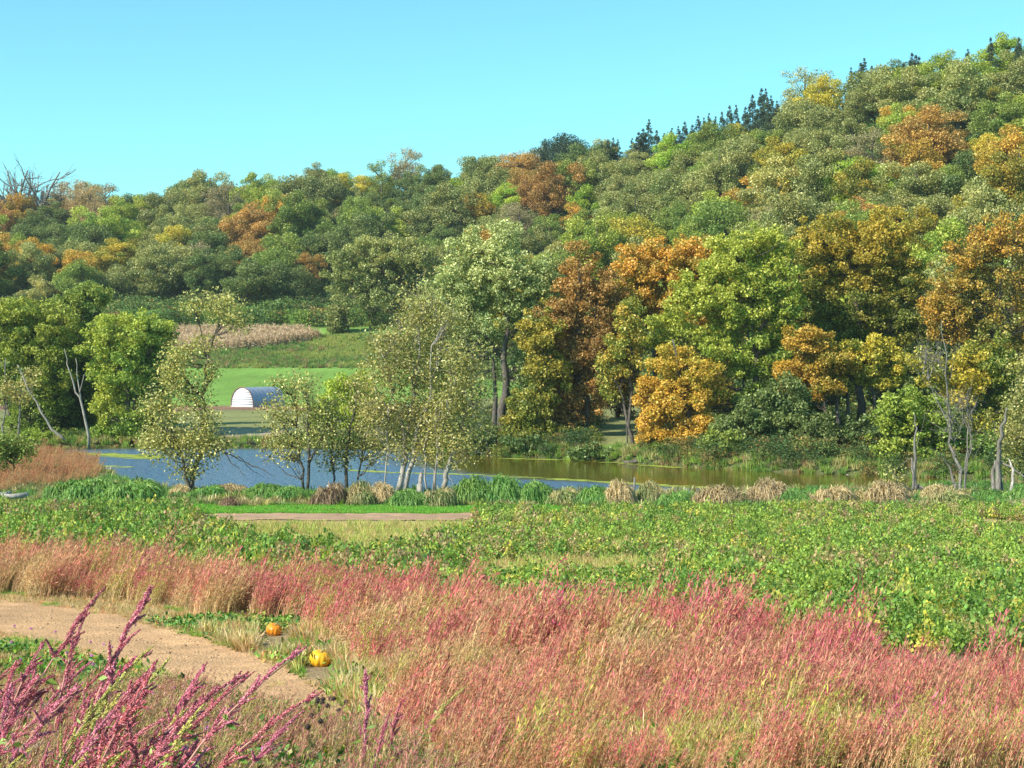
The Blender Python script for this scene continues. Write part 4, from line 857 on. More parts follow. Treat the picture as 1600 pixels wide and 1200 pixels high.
scatter('dry_grass', TUFT, P, rot, scl, idx, mixc([(.66, .52, .30), (.60, .36, .18), (.46, .44, .12), (.28, .36, .07), (.58, .22, .15)], [4, 3, 3, 3, 1], rg, n), 'straw and rust coloured dry grass between the pigweed stems')
P, rg = points(16000, 13, 34, [2, 9, 3], seed=303, extra=lambda x, y, p: clear_of_pumpkins(x, y, p) & (((fbm(x * 0.9, y * 0.8, 72) > 0.58) & (rows(x, y) > 1060)) | ((p < 560) & (fbm(x * 1.2, y * .6, 78) > .47))), dens_pow=0.5)
n = len(P); rot, scl, idx = std(P, rg, .7, 1.6, 4)
scatter('low_weeds', LOWW, P, rot, scl, idx, mixc([(.12, .28, .04), (.22, .36, .05), (.36, .36, .08), (.08, .20, .05), (.50, .30, .10)], [4, 3, 2, 2, 1], rg, n), 'patches of low green weeds along the path and the front of the field')
# path verges, with thin dead grass over the sand
P, rg = points(26000, 12, 46, [2, 4, 3, 9], p1=760, seed=304, extra=lambda x, y, p: ~((np.abs(p - 428) < 24) & (np.abs(rows(x, y) - 1003) < 14)) & ~((np.abs(p - 500) < 26) & (np.abs(rows(x, y) - 1053) < 16)) & ((rows(x, y) > np.interp(p, *PATH_HI) - 25) & (rows(x, y) < np.interp(p, *PATH_D) + 14 * fbm(x, y, 73))) | (np.abs(rows(x, y) - np.interp(p, *PATH_LO)) < 22) | ((p > 420) & (fbm(x * .8, y * .8, 79) > .62)), dens_pow=.8)
n = len(P); rot, scl, idx = std(P, rg, .5, 1.0, 3)
a_ = fbm(P[:, 0] * .7, P[:, 1] * .5, 74)
tc_ = np.where((a_ > .56)[:, None], mixc([(.14, .34, .04), (.26, .38, .06)], [1, 1], rg, n), mixc([(.58, .44, .24), (.46, .38, .14), (.55, .28, .14)], [3, 2, 1], rg, n))
scatter('verge_grass', FINE, P, rot, scl, idx, tc_, 'short tan and green grass along the edges of the sandy path')
P, rg = points(11000, 12, 46, [4], p1=700, seed=314, dens_pow=.8)
n = len(P); rot, scl, idx = std(P, rg, .2, .55, 3)
scatter('path_litter', FINE, P, rot, scl, idx, mixc([(.60, .46, .30), (.36, .24, .15), (.50, .36, .2)], [3, 2, 1], rg, n), 'sparse dead stalks and litter lying on the sandy path')

def stone_proto(seed):
    rng = np.random.default_rng(seed); g = Geo(); uu, vv = np.meshgrid(np.arange(6) * 1.047, np.linspace(-1.3, 1.3, 4))
    k_ = 1 + rng.normal(0, .18, uu.shape); V = np.stack([np.cos(uu) * np.cos(vv) * .035 * k_, np.sin(uu) * np.cos(vv) * .028 * k_, np.sin(vv) * .02 + .01], -1).reshape(-1, 3)
    i = np.arange(3)[:, None] * 6; j = np.arange(6)[None]; k = (j + 1) % 6; g.add(V, np.stack([i + j, i + k, i + 6 + k, i + 6 + j], -1).reshape(-1, 4)); return g.mesh('clod', [M_WOODY])
P, rg = points(14000, 14, 46, [4], p1=640, seed=317, extra=lambda x, y, p: fbm(x * 1.2, y * .6, 97) > .42, dens_pow=.8)
n = len(P); rot, scl, idx = std(P, rg, .15, .5, 3); scl *= np.where(rg.uniform(0, 1, n) < .06, 2.2, 1.0)[:, None]
scatter('clods', [stone_proto(295 + k) for k in range(3)], P + np.array([0, 0, .045]), rot, scl, idx, mixc([(.44, .28, .16), (.56, .40, .25), (.34, .22, .13)], [3, 2, 2], rg, n), 'small clods and stones loose on the sandy path')
# leafy crop
def crop_proto(seed, n=64, H=.60, L=.083, Rr=.28):
    rng = np.random.default_rng(seed); g = Geo()
    an = rng.uniform(0, 6.28, n); r = Rr * np.sqrt(rng.uniform(0, 1, n)); hz = H * rng.uniform(.25, 1, n) * (1 - .35 * (r / Rr) ** 2)
    C = np.stack([np.cos(an) * r, np.sin(an) * r, hz], 1)
    for c in C[:7]: tube(g, [(0, 0, 0), c * np.array([.4, .4, .5]), c], [.012, .009, .005], 3, lv=.7)
    out = unit(np.stack([np.cos(an), np.sin(an), rng.uniform(.2, 1.3, n)], 1))
    d = unit(np.stack([np.cos(an), np.sin(an), -rng.uniform(.1, 1.1, n)], 1))
    leaves(g, C, L, out, rng.uniform(0, 1, n), rng, aspect=.78, up=.2, bias=1.6, d=d, vary=.45)
    return g.mesh('crop_plant', [M_TINT])
CROP = [crop_proto(250 + k) for k in range(6)]
P, rg = points(30000, 28, 91, [1], seed=305, dens_pow=.72)
n = len(P); rot, scl, idx = std(P, rg, .75, 1.35, 6, tilt=.12)
pp_ = 800 + F * P[:, 0] / P[:, 1]; a_ = fbm(P[:, 0] * .18, P[:, 1] * .12, 81); b_ = fbm(P[:, 0] * .7, P[:, 1] * .4, 82)
dark = sstep(((900 - pp_) / 500)) * .35 + sstep((b_ - .50) * 6) * .7 + sstep((52 - P[:, 1]) / 22) * .4 + rg.normal(0, .2, n)
base_c = np.array([.27, .38, .055])[None] * (1 - np.clip(dark, 0, 1)[:, None]) + np.array([.14, .27, .04])[None] * np.clip(dark, 0, 1)[:, None]
u = rg.uniform(0, 1, n)
base_c = np.where((u < .10)[:, None], np.array([.48, .44, .07]), base_c); base_c = np.where(((u > .88 - .5 * (a_ > .55)))[:, None] & (rg.uniform(0, 1, n) < .5)[:, None], np.array([.42, .29, .14]), base_c)
scl *= np.interp(pp_, [200, 700, 900], [1.15, 1.0, .88])[:, None]
scl[:, 2] *= .6 + .9 * fbm(P[:, 0] * 1.1, P[:, 1] * .8, 84)
keepc = (fbm(P[:, 0] * .5, P[:, 1] * .3, 83) + rg.uniform(-.12, .12, n) > .41)
scatter('leafy_crop', CROP, P[keepc], rot[keepc], scl[keepc], idx[keepc], (base_c * rg.uniform(.8, 1.2, (n, 1)))[keepc], 'bright green leafy crop filling the field between the pigweed and the river')
P, rg = points(26000, 30, 90, [1, 5], seed=306, dens_pow=.8)
n = len(P); rot, scl, idx = std(P, rg, .9, 1.6, 4, lean=.1)
scl *= np.where(P[:, 1] > 76, .42, 1.0)[:, None]
scatter('field_grass', TUFT, P, rot, scl, idx, mixc([(.52, .44, .17), (.38, .44, .10), (.50, .32, .15)], [3, 3, 1], rg, n), 'tawny and green grass growing among the crop plants')
P, rg = points(16000, 84, 91, [6, 8], p0=240, p1=880, seed=307)
n = len(P); rot, scl, idx = std(P, rg, .5, 1.0, 3)
scatter('green_verge', FINE, P, rot, scl * 1.3, idx, mixc([(.13, .40, .04), (.20, .45, .05), (.34, .42, .08)], [4, 3, 1], rg, n), 'strip of bright green mown grass behind the dirt track')
# bank growth
LONG = [tuft_proto(260 + k, 34, 0.75, 0.035, 0.8, droop=.5, r0=.16) for k in range(5)]
P, rg = points(13000, 88, 150, [8], seed=308, extra=lambda x, y, p: (y < near_shore(col_of(x, y)) - .6), dens_pow=.6)
n = len(P); rot, scl, idx = std(P, rg, .6, 1.35, 5, lean=.05)
a_ = fbm(P[:, 0] * .3, P[:, 1] * .4, 91); pp_ = 800 + F * P[:, 0] / P[:, 1]
tc_ = np.where((a_ + rg.normal(0, .07, n) > .56)[:, None], mixc([(.46, .38, .20), (.36, .28, .14), (.40, .36, .12)], [3, 2, 2], rg, n), mixc([(.13, .30, .05), (.20, .36, .06), (.10, .22, .06)], [3, 2, 2], rg, n))
scatter('bank_grass', LONG, P, rot, scl, idx, tc_, 'long green and straw grass along the near river bank')
P, rg = points(5200, 91, 146, [8], p0=-120, p1=150, seed=309, extra=lambda x, y, p: (rows(x, y) > 690) & (rows(x, y) < 772 - p * .12) & (y < near_shore(col_of(x, y)) + .5), dens_pow=.6)
n = len(P); rot, scl, idx = std(P, rg, .8, 1.5, len(PIG), tilt=.15); rot[:, 2] = rg.normal(0, .8, n)
scatter('rusty_weeds', PIG, P, rot, scl * .95, idx, mixc([(.48, .17, .09), (.56, .25, .12), (.34, .17, .09), (.48, .38, .14)], [4, 3, 2, 1], rg, n), 'rusty red brush on the bank at the left')
# far shore, field and forest edge
SHRUB = [weed_proto(270 + k, 420, 0.6, 0.17, 1.5, M_WOODY) for k in range(5)]
REED = [tuft_proto(275 + k, 40, 1.0, 0.06, 0.5, droop=.3, r0=.3) for k in range(4)]
P, rg = points(26000, 118, 172, list(range(1, 17)), seed=310, extra=lambda x, y, p: (y > far_shore(col_of(x, y)) - .1) & (y < far_shore(col_of(x, y)) + 6) & ~((p > 330) & (p < 440) & (y > 167)))
n = len(P); rot, scl, idx = std(P, rg, .45, 1.1, 4)
scatter('shore_grass', REED, P, rot, scl, idx, mixc([(.24, .36, .06), (.40, .36, .14), (.14, .28, .05), (.42, .28, .14)], [3, 2, 2, 1], rg, n), 'grass and weeds along the far waterline')
P, rg = points(5200, 120, 190, list(range(1, 17)), p0=600, seed=311, extra=lambda x, y, p: (y > far_shore(col_of(x, y)) + np.where(fbm(x * .3, y * .1, 95) > .45, .6, 3.5)) & ~((p > 930) & (p < 1010)))
n = len(P); rot, scl, idx = std(P, rg, .35, 1.0, 5); scl *= (.4 + 1.2 * fbm(P[:, 0] * .35, P[:, 1] * .2, 96))[:, None]
scatter('undergrowth', SHRUB, P, rot, scl, idx, mixc([(.05, .10, .03), (.10, .16, .04), (.28, .19, .06), (.20, .24, .05)], [4, 2, 1, 1], rg, n), 'undergrowth beneath the trees of the far bank, tinted dark for their shade')  # deep shade under the trees is put into the dark tints
P, rg = points(2600, 300, 356, [13, 14, 15], p1=740, seed=312, extra=lambda x, y, p: (y > base_d(col_of(x, y)) - 7))
n = len(P); rot, scl, idx = std(P, rg, 1.0, 2.6, 5)
scatter('forest_edge', SHRUB, P, rot, scl, idx, mixc([(.16, .28, .05), (.28, .36, .06), (.10, .18, .05), (.40, .20, .08)], [3, 2, 3, .5], rg, n), 'shrubs and tall weeds at the edge of the wood above the lawn')
P, rg = points(9000, 297, 336, [14], p1=720, seed=313, extra=lambda x, y, p: fbm(x * .1, y * .15, 88) > .2)
n = len(P); rot, scl, idx = std(P, rg, .6, 1.3, 4)
a_ = fbm(P[:, 0] * .08, P[:, 1] * .15, 89)
scatter('weedy_strip', REED, P, rot, scl, idx, np.where((a_ > .5)[:, None], mixc([(.36, .38, .10), (.26, .34, .08)], [1, 1], rg, n), mixc([(.12, .24, .05), (.20, .28, .07), (.34, .24, .12)], [2, 2, 1], rg, n)), 'rough weedy strip between the lawn and the corn')
P, rg = points(15000, 160, 480, [15], p0=-80, p1=1680, seed=316, extra=lambda x, y, p: (y > base_d(p) - 2) & (y < ridge_d(p) + 4))
n = len(P); rot, scl, idx = std(P, rg, 1.3, 3.0, 5)
scatter('hillside_shrubs', SHRUB, P, rot, scl, idx, mixc([(.09, .17, .04), (.15, .22, .06), (.06, .12, .04), (.26, .24, .07)], [3, 3, 2, 1], rg, n), 'dark shrubs and saplings filling the gaps between the trees of the hill')
def corn_proto(seed):
    rng = np.random.default_rng(seed); g = Geo()
    tube(g, [(0, 0, 0), (.03, 0, 1.1), (.08, .02, 2.2)], [.03, .025, .012], 4, lv=.6)
    n = 12; an = rng.uniform(0, 6.28, n); z_ = rng.uniform(.3, 2.0, n)
    C = np.stack([np.cos(an) * .28, np.sin(an) * .28, z_], 1); d = np.stack([np.cos(an), np.sin(an), rng.uniform(-.9, .9, n)], 1)
    leaves(g, C, .75, None, rng.uniform(0, 1, n), rng, aspect=.16, d=unit(d), up=.3)
    return g.mesh('corn_plant', [M_TINT])
CORN = [corn_proto(280 + k) for k in range(4)]
def corn_ok(px, py): return (py > np.interp(px, [240, 300, 420, 490, 500], [522, 520, 519, 521, 534])) & (py < np.interp(px, [240, 330, 420, 470, 500], [570, 562, 552, 542, 534])) & (px < 496) & (px > 240)
P, rg = points(60000, 300, 350, [13, 14], p0=230, p1=500, seed=315, extra=lambda x, y, p: (y > 318) & (y < 337))
px_ = 800 + F * P[:, 0] / P[:, 1]; py_ = rows(P[:, 0], P[:, 1])
kk = (P[:, 1] < np.interp(px_, [240, 420, 470, 500], [338, 338, 336, 331])) & (P[:, 1] > np.interp(px_, [240, 330, 420, 500], [313, 316, 322, 330])) & (rg.uniform(0, 1, len(P)) < .30)
P = P[kk]; n = len(P); rot, scl, idx = std(P, rg, .8, 1.1, 4)
scatter('corn_stand', CORN, P, rot, scl, idx, mixc([(.66, .50, .34), (.74, .58, .40), (.52, .38, .24)], [3, 2, 2], rg, n), 'strip of ripe tan corn beyond the silver hut')

# ---------------------------------------------------------------- grass mounds on the near bank
M_SOD = plain('mound_core', (.06, .055, .03), .95)
def mound_parts(seed, n=2400, L=.85):
    rng = np.random.default_rng(seed); g = Geo(); c = Geo()
    an = rng.uniform(0, 6.28, n); el = np.arccos(rng.uniform(.05, 1, n)) ; 
    o = np.stack([np.cos(an) * np.sin(el), np.sin(an) * np.sin(el), np.cos(el)], 1)
    b = o * np.array([.92, .75, .62]) * (0.6 + .6 * vnoise(an * 1.6, el * 3, seed))[:, None]
    d1 = unit(o * 1.0 + np.array([.25, 0, .35]) + rng.normal(0, .5, (n, 3))); Ln = L * rng.uniform(.25, .85, n) * (.5 + vnoise(an * 2, el * 4, seed + 7))
    side = unit(np.cross(d1, rng.normal(size=(n, 3)))) * .022
    p0 = b; p1 = b + d1 * (Ln * .4)[:, None]; p2 = p1 + unit(d1 + np.array([.15, 0, -1.1])) * (Ln * .35)[:, None]; p3 = p2 + unit(d1 * .35 + np.array([.05, 0, -1.6])) * (Ln * .3)[:, None]
    V = np.stack([p0 - side, p0 + side, p1 - side, p1 + side, p2 - side * .8, p2 + side * .8, p3 - side * .2, p3 + side * .2], 1).reshape(-1, 3)
    q = np.arange(n)[:, None] * 8
    Q = np.concatenate([q + np.array([0, 1, 3, 2]), q + np.array([2, 3, 5, 4]), q + np.array([4, 5, 7, 6])])
    g.add(V, Q, None, {'lv': np.repeat(rng.uniform(0, 1, n), 8), 'cv': np.repeat(np.clip(vnoise(an * 1.3, el * 2, seed + 3) * 1.2 + rng.normal(0, .2, n), 0, 1), 8)})
    uu, vv = np.meshgrid(np.linspace(0, 2 * math.pi, 15)[:-1], np.linspace(0, math.pi / 2, 5))
    V = np.stack([np.cos(uu) * np.cos(vv) * .9, np.sin(uu) * np.cos(vv) * .74, np.sin(vv) * .6 - .1], -1).reshape(-1, 3)
    ii = np.arange(4)[:, None] * 14 + np.arange(14)[None]; jj = np.arange(4)[:, None] * 14 + (np.arange(14)[None] + 1) % 14
    c.add(V, np.stack([ii, jj, jj + 14, ii + 14], -1).reshape(-1, 4))
    return g, c
LM['mg'] = leaf_mat('mound_green', (.10, .26, .05), (.22, .36, .08)); LM['mt'] = leaf_mat('mound_tan', (.33, .26, .13), (.56, .44, .24)); LM['mx'] = leaf_mat('mound_mixed', (.16, .27, .07), (.50, .38, .20)); LM['mb'] = leaf_mat('mound_brown', (.18, .11, .07), (.36, .25, .15))
MND = []
for k in range(4):
    g, c = mound_parts(400 + k); MND.append((g.mesh('blades', [LM['mg']]), c.mesh('sod', [M_SOD])))
MOUNDS = [  # px, depth, width px, height px, tone, label
    (155, 93, 74, 46, 'mg', 'long dark green drooping grass mound left of the lone slanting tree'), (205, 92, 74, 44, 'mg', 'rounded green grass mound at the right end of the long bank hump'), (105, 94, 56, 38, 'mg', 'green grass mound behind the pale fallen log'),
    (282, 97, 26, 22, 'mt', 'small tan grass clump at the foot of the lone slanting tree'), (360, 99, 44, 20, 'mt', 'low straw-coloured clump right of the lone slanting tree'), (325, 97, 40, 20, 'mg', 'low green clump just right of the slanting tree foot'),
    (357, 90, 24, 20, 'mb', 'small dark brown clump on the edge of the mown strip'), (415, 97, 50, 24, 'mg', 'broad low green clump between the slanting tree and the slim tree'), (455, 95, 40, 26, 'mg', 'bright green clump beneath the slim double-stemmed tree'),
    (515, 91, 40, 42, 'mb', 'brown overhanging clump below the cut stump'), (560, 91, 38, 44, 'mx', 'brown and tan clump left of the pale leaning trunks'), (595, 93, 34, 36, 'mt', 'straw clump directly left of the largest cottonwood'),
    (640, 90, 44, 34, 'mg', 'green clump in front of the largest cottonwood trunks'), (685, 90, 44, 36, 'mx', 'mixed green and tan clump before the right-leaning trunk'), (735, 92, 50, 50, 'mg', 'tall green clump right of the right-leaning trunk'),
    (785, 92, 50, 50, 'mg', 'second tall green clump beside the open water'), (838, 92, 44, 46, 'mg', 'green clump with a pale straw crest'), (880, 91, 40, 34, 'mx', 'small mixed clump between two taller green ones'), (925, 91, 46, 36, 'mg', 'dark green clump left of the tan clump by the wooden post'),
    (968, 91, 38, 46, 'mt', 'upright tan clump beside the thin wooden post'), (1016, 92, 32, 44, 'mx', 'narrow clump with straw top right of the wooden post'), (1052, 90, 40, 28, 'mg', 'low dark green clump near a shadowed hollow'),
    (1120, 91, 60, 36, 'mt', 'wide tan clump at the left of the gap onto the water'), (1200, 92, 50, 46, 'mt', 'golden tan clump at the right of the gap onto the water'), (1240, 91, 34, 30, 'mg', 'small green clump behind the golden tan clump'),
    (1300, 91, 50, 36, 'mt', 'tan clump with dark underside below the dark green bushes'), (1345, 92, 36, 30, 'mx', 'small greenish clump between two tan ones'), (1385, 91, 54, 44, 'mt', 'large straw clump left of the dead forked stub'),
    (1465, 95, 40, 30, 'mt', 'tan clump between the stub and the bare shrub'), (1480, 91, 56, 28, 'mx', 'low wide clump in front of the bare shrub'), (1545, 94, 40, 22, 'mg', 'low green clump before the tall broken trunk'), (1600, 93, 46, 30, 'mg', 'green clump at the right end of the bank')]
for n_, (px, d, wpx, hpx, tone, lab) in enumerate(MOUNDS):
    x, y, z = gp(px, d); e = empty('grass_mound', (x, y, z), RNG.uniform(-.5, .5))
    e.scale = (wpx / F * d / 2 * 1.25, wpx / F * d / 2 * 1.0, hpx / F * d / 1.0)
    bm, cm = MND[n_ % 4]
    b_o = link('blades', bm, e); b_o.material_slots[0].link = 'OBJECT'; b_o.material_slots[0].material = LM[tone]; link('sod', cm, e)
    tag(e, lab, 'grass clump', 'grass mounds along the near bank')

# ---------------------------------------------------------------- stumps, post, logs, driftwood
def stump(px, d, h, r, lab, tilt=0.0, pale=True):
    x, y, z = gp(px, d); e = empty('tree_stump', (x, y, z)); g = Geo(); rng = np.random.default_rng(int(px)); 
    tube(g, [(0, 0, -.3), (0, 0, .1), (tilt * .5, 0, h * .5), (tilt, 0, h)], [r * 1.4, r * 1.12, r, r * .93], 10, cap=True)
    for k in range(3):
        a = k * 2.1; limb(g, (math.cos(a) * r * .6, math.sin(a) * r * .6, .2), (math.cos(a) * r * 2, math.sin(a) * r * 2, -.15), r * .4, r * .15, rng, n=3)
    link('trunk', g.mesh('stump', [BK_P if pale else BK_D], True), e)
    g = Geo(); an = np.arange(10) * .628
    g.add(np.vstack([np.stack([tilt + np.cos(an) * r * .8, np.sin(an) * r * .8, np.full(10, h + .004)], 1), [[tilt, 0, h + .01]]]), None, [[k, (k + 1) % 10, 10] for k in range(10)])
    link('cut_face', g.mesh('cut_face', [BK_W]), e); tag(e, lab, 'stump', 'cut stumps on the near bank')
stump(516, 97, .75, .24, 'cut stump left of the dark-stemmed short tree')
stump(405, 98, .5, .2, 'small cut stump by the end of the fallen branch', .06)
stump(414, 97.4, .42, .14, 'smaller cut stump touching the one by the fallen branch', .1)
stump(656, 95, .95, .2, 'tall pale stump between the leaning cottonwood trunks')
x, y, z = gp(991, 95.5); g = Geo(); tube(g, [(0, 0, -.3), (0, 0, .6), (.02, 0, 1.35)], [.07, .065, .06], 7, cap=True)
o = link('wooden_post', g.mesh('wooden_post', [BK_B]), None, (x, y, z)); tag(o, 'thin weathered wooden post standing between tan clumps at the water', 'post')
def log(name, pts, d, radii, mat, lab, cat='log', group=None, branches=()):
    e = empty(name, tuple(world(pts[0][0], pts[0][1], d))); base = world(pts[0][0], pts[0][1], d); g = Geo()
    P = [world(a, b, d + k * .25) - base for k, (a, b) in enumerate(pts)]
    tube(g, P, radii, 8, cap=True)
    link('trunk', g.mesh('log', [mat], True), e)
    rng = np.random.default_rng(len(lab))
    for (a0, b0, a1, b1, r) in branches:
        g = Geo(); limb(g, world(a0, b0, d) - base, world(a1, b1, d) - base + np.array([0, .3, 0]), r, r * .3, rng, sag=.02); link('branch', g.mesh('branch', [mat]), e)
    tag(e, lab, cat, group)
log('fallen_log', [(975, 723), (1005, 720), (1027, 715)], 141, [.12, .2, .16], BK_D, 'dark fallen log lying along the far shore beside the shaded gap', branches=[(1005, 720, 1018, 712, .06)])
DW = 'bleached driftwood on the far shore'
log('driftwood', [(1166, 734), (1185, 737), (1206, 740)], 133.5, [.1, .09, .05], BK_W, 'longest bleached driftwood branch lying below the dark green bush', 'driftwood', DW, [(1166, 734, 1180, 728, .05)])
log('driftwood', [(1165, 725), (1176, 730), (1194, 736)], 134.2, [.05, .07, .05], BK_W, 'upper forked driftwood branch pointing to the olive bush', 'driftwood', DW, [(1176, 730, 1168, 737, .03)])
log('driftwood', [(1322, 742), (1345, 745), (1372, 746)], 128.5, [.07, .08, .05], BK_W, 'thin driftwood pole under the shaded dark bush', 'driftwood', DW)
log('driftwood', [(1440, 754), (1470, 757), (1500, 758)], 122.6, [.07, .08, .05], BK_W, 'driftwood pole lying under the bright light green bush', 'driftwood', DW)
log('driftwood', [(1512, 760), (1560, 757), (1596, 752)], 112, [.05, .06, .04], BK_W, 'long thin pole slanting behind the tall broken trunk', 'driftwood', DW)
log('birch_log', [(2, 775), (20, 776), (45, 773)], 89.5, [.13, .15, .16], BK_W, 'pale peeling log lying at the left edge below the rusty brush', 'log')
log('birch_log', [(-14, 771), (4, 773), (17, 770)], 91, [.12, .12, .12], BK_P, 'grey log behind the pale peeling log', 'log')

# ---------------------------------------------------------------- silver arched hut
hx, hy, hz_ = gp(378, 240)
hut = empty('arched_hut', (hx, hy, hz_), math.radians(-40)); W = 2.55; HH = 2.95; Lh = 6.4
M_ROOF = plain('galvanised_roof', (.42, .50, .62), .42, .12, 2, .55, .5); M_WHITE = plain('white_boards', (.60, .60, .62), .6, .08, 3); M_RIM = plain('rusty_rim', (.26, .11, .07), .8)
# local frame: x across the front, -y is the front
arc = np.linspace(0, math.pi, 25)
def arch(a, s=1.0): return np.stack([-np.cos(a) * W * s, np.sin(a) ** .82 * HH * s], -1)
for k in range(8):      # curved roof sheets, each with its corrugation
    y0 = k * Lh / 8; y1 = y0 + Lh / 8 - .03; yy = np.linspace(y0, y1, 13); g = Geo()
    rip = 1 + .008 * np.cos(np.arange(13) * math.pi); V = []
    for j, yv in enumerate(yy):
        A = arch(arc, rip[j] + (.004 if k % 2 else 0)); V.append(np.stack([A[:, 0], np.full(25, yv), A[:, 1]], 1))
    V = np.concatenate(V); ii = np.arange(12)[:, None] * 25 + np.arange(24)[None]
    g.add(V, np.stack([ii, ii + 1, ii + 26, ii + 25], -1).reshape(-1, 4))
    link('roof_sheet', g.mesh('roof_sheet', [M_ROOF]), hut)
def board_wall(yc, nb=8):
    for k in range(nb):
        z0 = HH * .985 * k / nb + .01; z1 = HH * .985 * (k + 1) / nb - .022
        def hw(z): 
            a = np.arcsin(min(1, (z / HH) ** (1 / .82))); return max(.05, W * math.cos(a) * .985)
        w0, w1 = hw(z0), hw(z1); g = Geo(); t = .02 + .01 * (k % 2)
        V = [(-w0, yc - t, z0), (w0, yc - t, z0), (w1, yc - t, z1), (-w1, yc - t, z1), (-w0, yc + .03, z0), (w0, yc + .03, z0), (w1, yc + .03, z1), (-w1, yc + .03, z1)]
        g.add(V, [[0, 1, 2, 3], [5, 4, 7, 6], [0, 4, 5, 1], [3, 2, 6, 7], [0, 3, 7, 4], [1, 5, 6, 2]])
        link('plank', g.mesh('plank', [M_WHITE]), hut)
board_wall(.12); board_wall(Lh - .15)
g = Geo(); A = arch(arc, 1.012); tube(g, np.stack([A[:, 0], np.full(25, .0), A[:, 1]], 1), np.full(25, .055), 6); link('front_rim', g.mesh('rim', [M_RIM]), hut)
g = Geo(); box(g, (-W, -.06, -.1), (W, .1, .12)); link('sill_board', g.mesh('sill', [M_WHITE]), hut)
tag(hut, 'silver arched metal hut with a white boarded front on the lawn', 'hut')

# ---------------------------------------------------------------- pumpkins
M_PUMP = plain('pumpkin_skin', (.80, .28, .012), .42, .12, 5, 0, .5); M_PUMP2 = plain('pumpkin_skin_yellow', (.86, .44, .02), .42, .14, 5, 0, .5); M_PST = plain('pumpkin_stalk', (.30, .26, .12), .8)
def pumpkin(px, py, d, r, mat, lab, tilt):
    x = (px - 800) / F * d; z = gz(x, d); g = Geo(); nu, nv = 60, 18
    uu, vv = np.meshgrid(np.arange(nu) * 2 * math.pi / nu, np.linspace(-math.pi / 2, math.pi / 2, nv))
    rib = 1 - .085 * np.abs(np.cos(uu * 5.5)) ** 6 * np.cos(vv) - .0
    rr = np.cos(vv) ** .8 * rib; zz = np.sin(vv) * .78 - .14 * np.exp(-(rr / .25) ** 2) * np.sign(np.sin(vv))
    V = np.stack([np.cos(uu) * rr * r, np.sin(uu) * rr * r, zz * r], -1).reshape(-1, 3)
    i = np.arange(nv - 1)[:, None] * nu; j = np.arange(nu)[None]; k = (j + 1) % nu
    g.add(V, np.stack([i + j, i + k, i + nu + k, i + nu + j], -1).reshape(-1, 4))
    e = empty('pumpkin', (x, d, z + r * .70)); e.rotation_euler = (tilt, tilt * .6, .3)
    link('body', g.mesh('pumpkin', [mat], True), e)
    g = Geo(); tube(g, [(0, 0, r * .6), (0.01, 0, r * .85), (r * .25, 0, r * 1.02)], [r * .16, r * .10, r * .12], 5, cap=True); link('stalk', g.mesh('stalk', [M_PST]), e)
    tag(e, lab, 'pumpkin', 'pumpkins beside the sandy path')
def row_depth(px, py):
    d = 30.0
    for _ in range(30): d = F * (CZ - gz((px - 800) / F * d, d)) / (py - HOR)
    return d
pumpkin(428, 0, row_depth(428, 993), .165, M_PUMP, 'deep orange pumpkin farther along the path, half hidden by grass', .35)
pumpkin(500, 0, row_depth(500, 1041), .175, M_PUMP2, 'yellow-orange pumpkin nearer, with a green patch and a visible stalk', .25)

# ---------------------------------------------------------------- big weeds and flowers in front
def own_mat(name, c1, c2, trans=.2): return leaf_mat(name, c1, c2, trans, .25, .7)
W_RED = own_mat('seed_head_red', (.46, .10, .15), (.72, .27, .33)); W_PNK = own_mat('seed_head_pink', (.54, .13, .24), (.76, .32, .40)); W_OLV = own_mat('seed_head_olive', (.46, .42, .12), (.66, .58, .22)); W_STM = own_mat('weed_stem', (.50, .22, .20), (.60, .36, .26)); W_LF = own_mat('weed_leaf', (.10, .24, .04), (.24, .34, .06)); W_DRY = own_mat('weed_leaf_dry', (.42, .22, .10), (.55, .36, .18))
def big_pig(seed, H=1.5, lean=.75):
    rng = np.random.default_rng(seed); gs = Geo(); gh = Geo(); gf = Geo()
    def pt(t): return np.array([lean * H * t ** 1.4 * .8, .06 * H * math.sin(t * 3 + seed), H * t * (1 - .18 * t)])
    tube(gs, [pt(t) for t in np.linspace(0, 1, 7)], np.linspace(.011, .003, 7), 6)
    def spike(a, d, L, n, fat):
        t = rng.uniform(0, 1, n); C = a + d * (t * L)[:, None] + rng.normal(0, 1, (n, 3)) * (fat * (1.1 - t))[:, None]
        C[:, 2] += .06 * L * np.sin(t * 3)
        leaves(gh, C, .014, None, rng.uniform(0, 1, n), rng, aspect=.5, d=unit(d + rng.normal(0, .35, (n, 3))), up=0, vary=.5)
    tip = unit(pt(1.0) - pt(.8))
    spike(pt(.72), unit(pt(1.0) - pt(.72)), np.linalg.norm(pt(1.) - pt(.72)) * 1.08, 900, .008)
    for k in range(22):
        t = rng.uniform(.25, .97); a = pt(t); d = unit(tip * 1.1 + rng.normal(0, .42, 3) + np.array([.1, 0, .2])); L = H * rng.uniform(.08, .20) * (1.25 - t)
        tube(gs, [a, a + d * L * .6], [.004, .002], 3); spike(a + d * L * .15, d, L, int(120 + 1250 * L), .0065)
    for k in range(9):
        t = rng.uniform(.08, .7); a = pt(t); d = unit(rng.normal(0, 1, 3) + np.array([.3, 0, .1]))
        leaves(gf, (a + d * .05)[None], .10, None, rng.uniform(), rng, aspect=.35, d=d[None])
    return gs, gh, gf
BIG = []
for k in range(6):
    a, b, c = big_pig(500 + k, lean=.35 + .16 * (k % 4)); BIG.append((a.mesh('stem', [W_STM], True), b.mesh('seed_head', [W_RED]), c.mesh('leaf', [W_LF])))
rng = np.random.default_rng(77)
BP = []
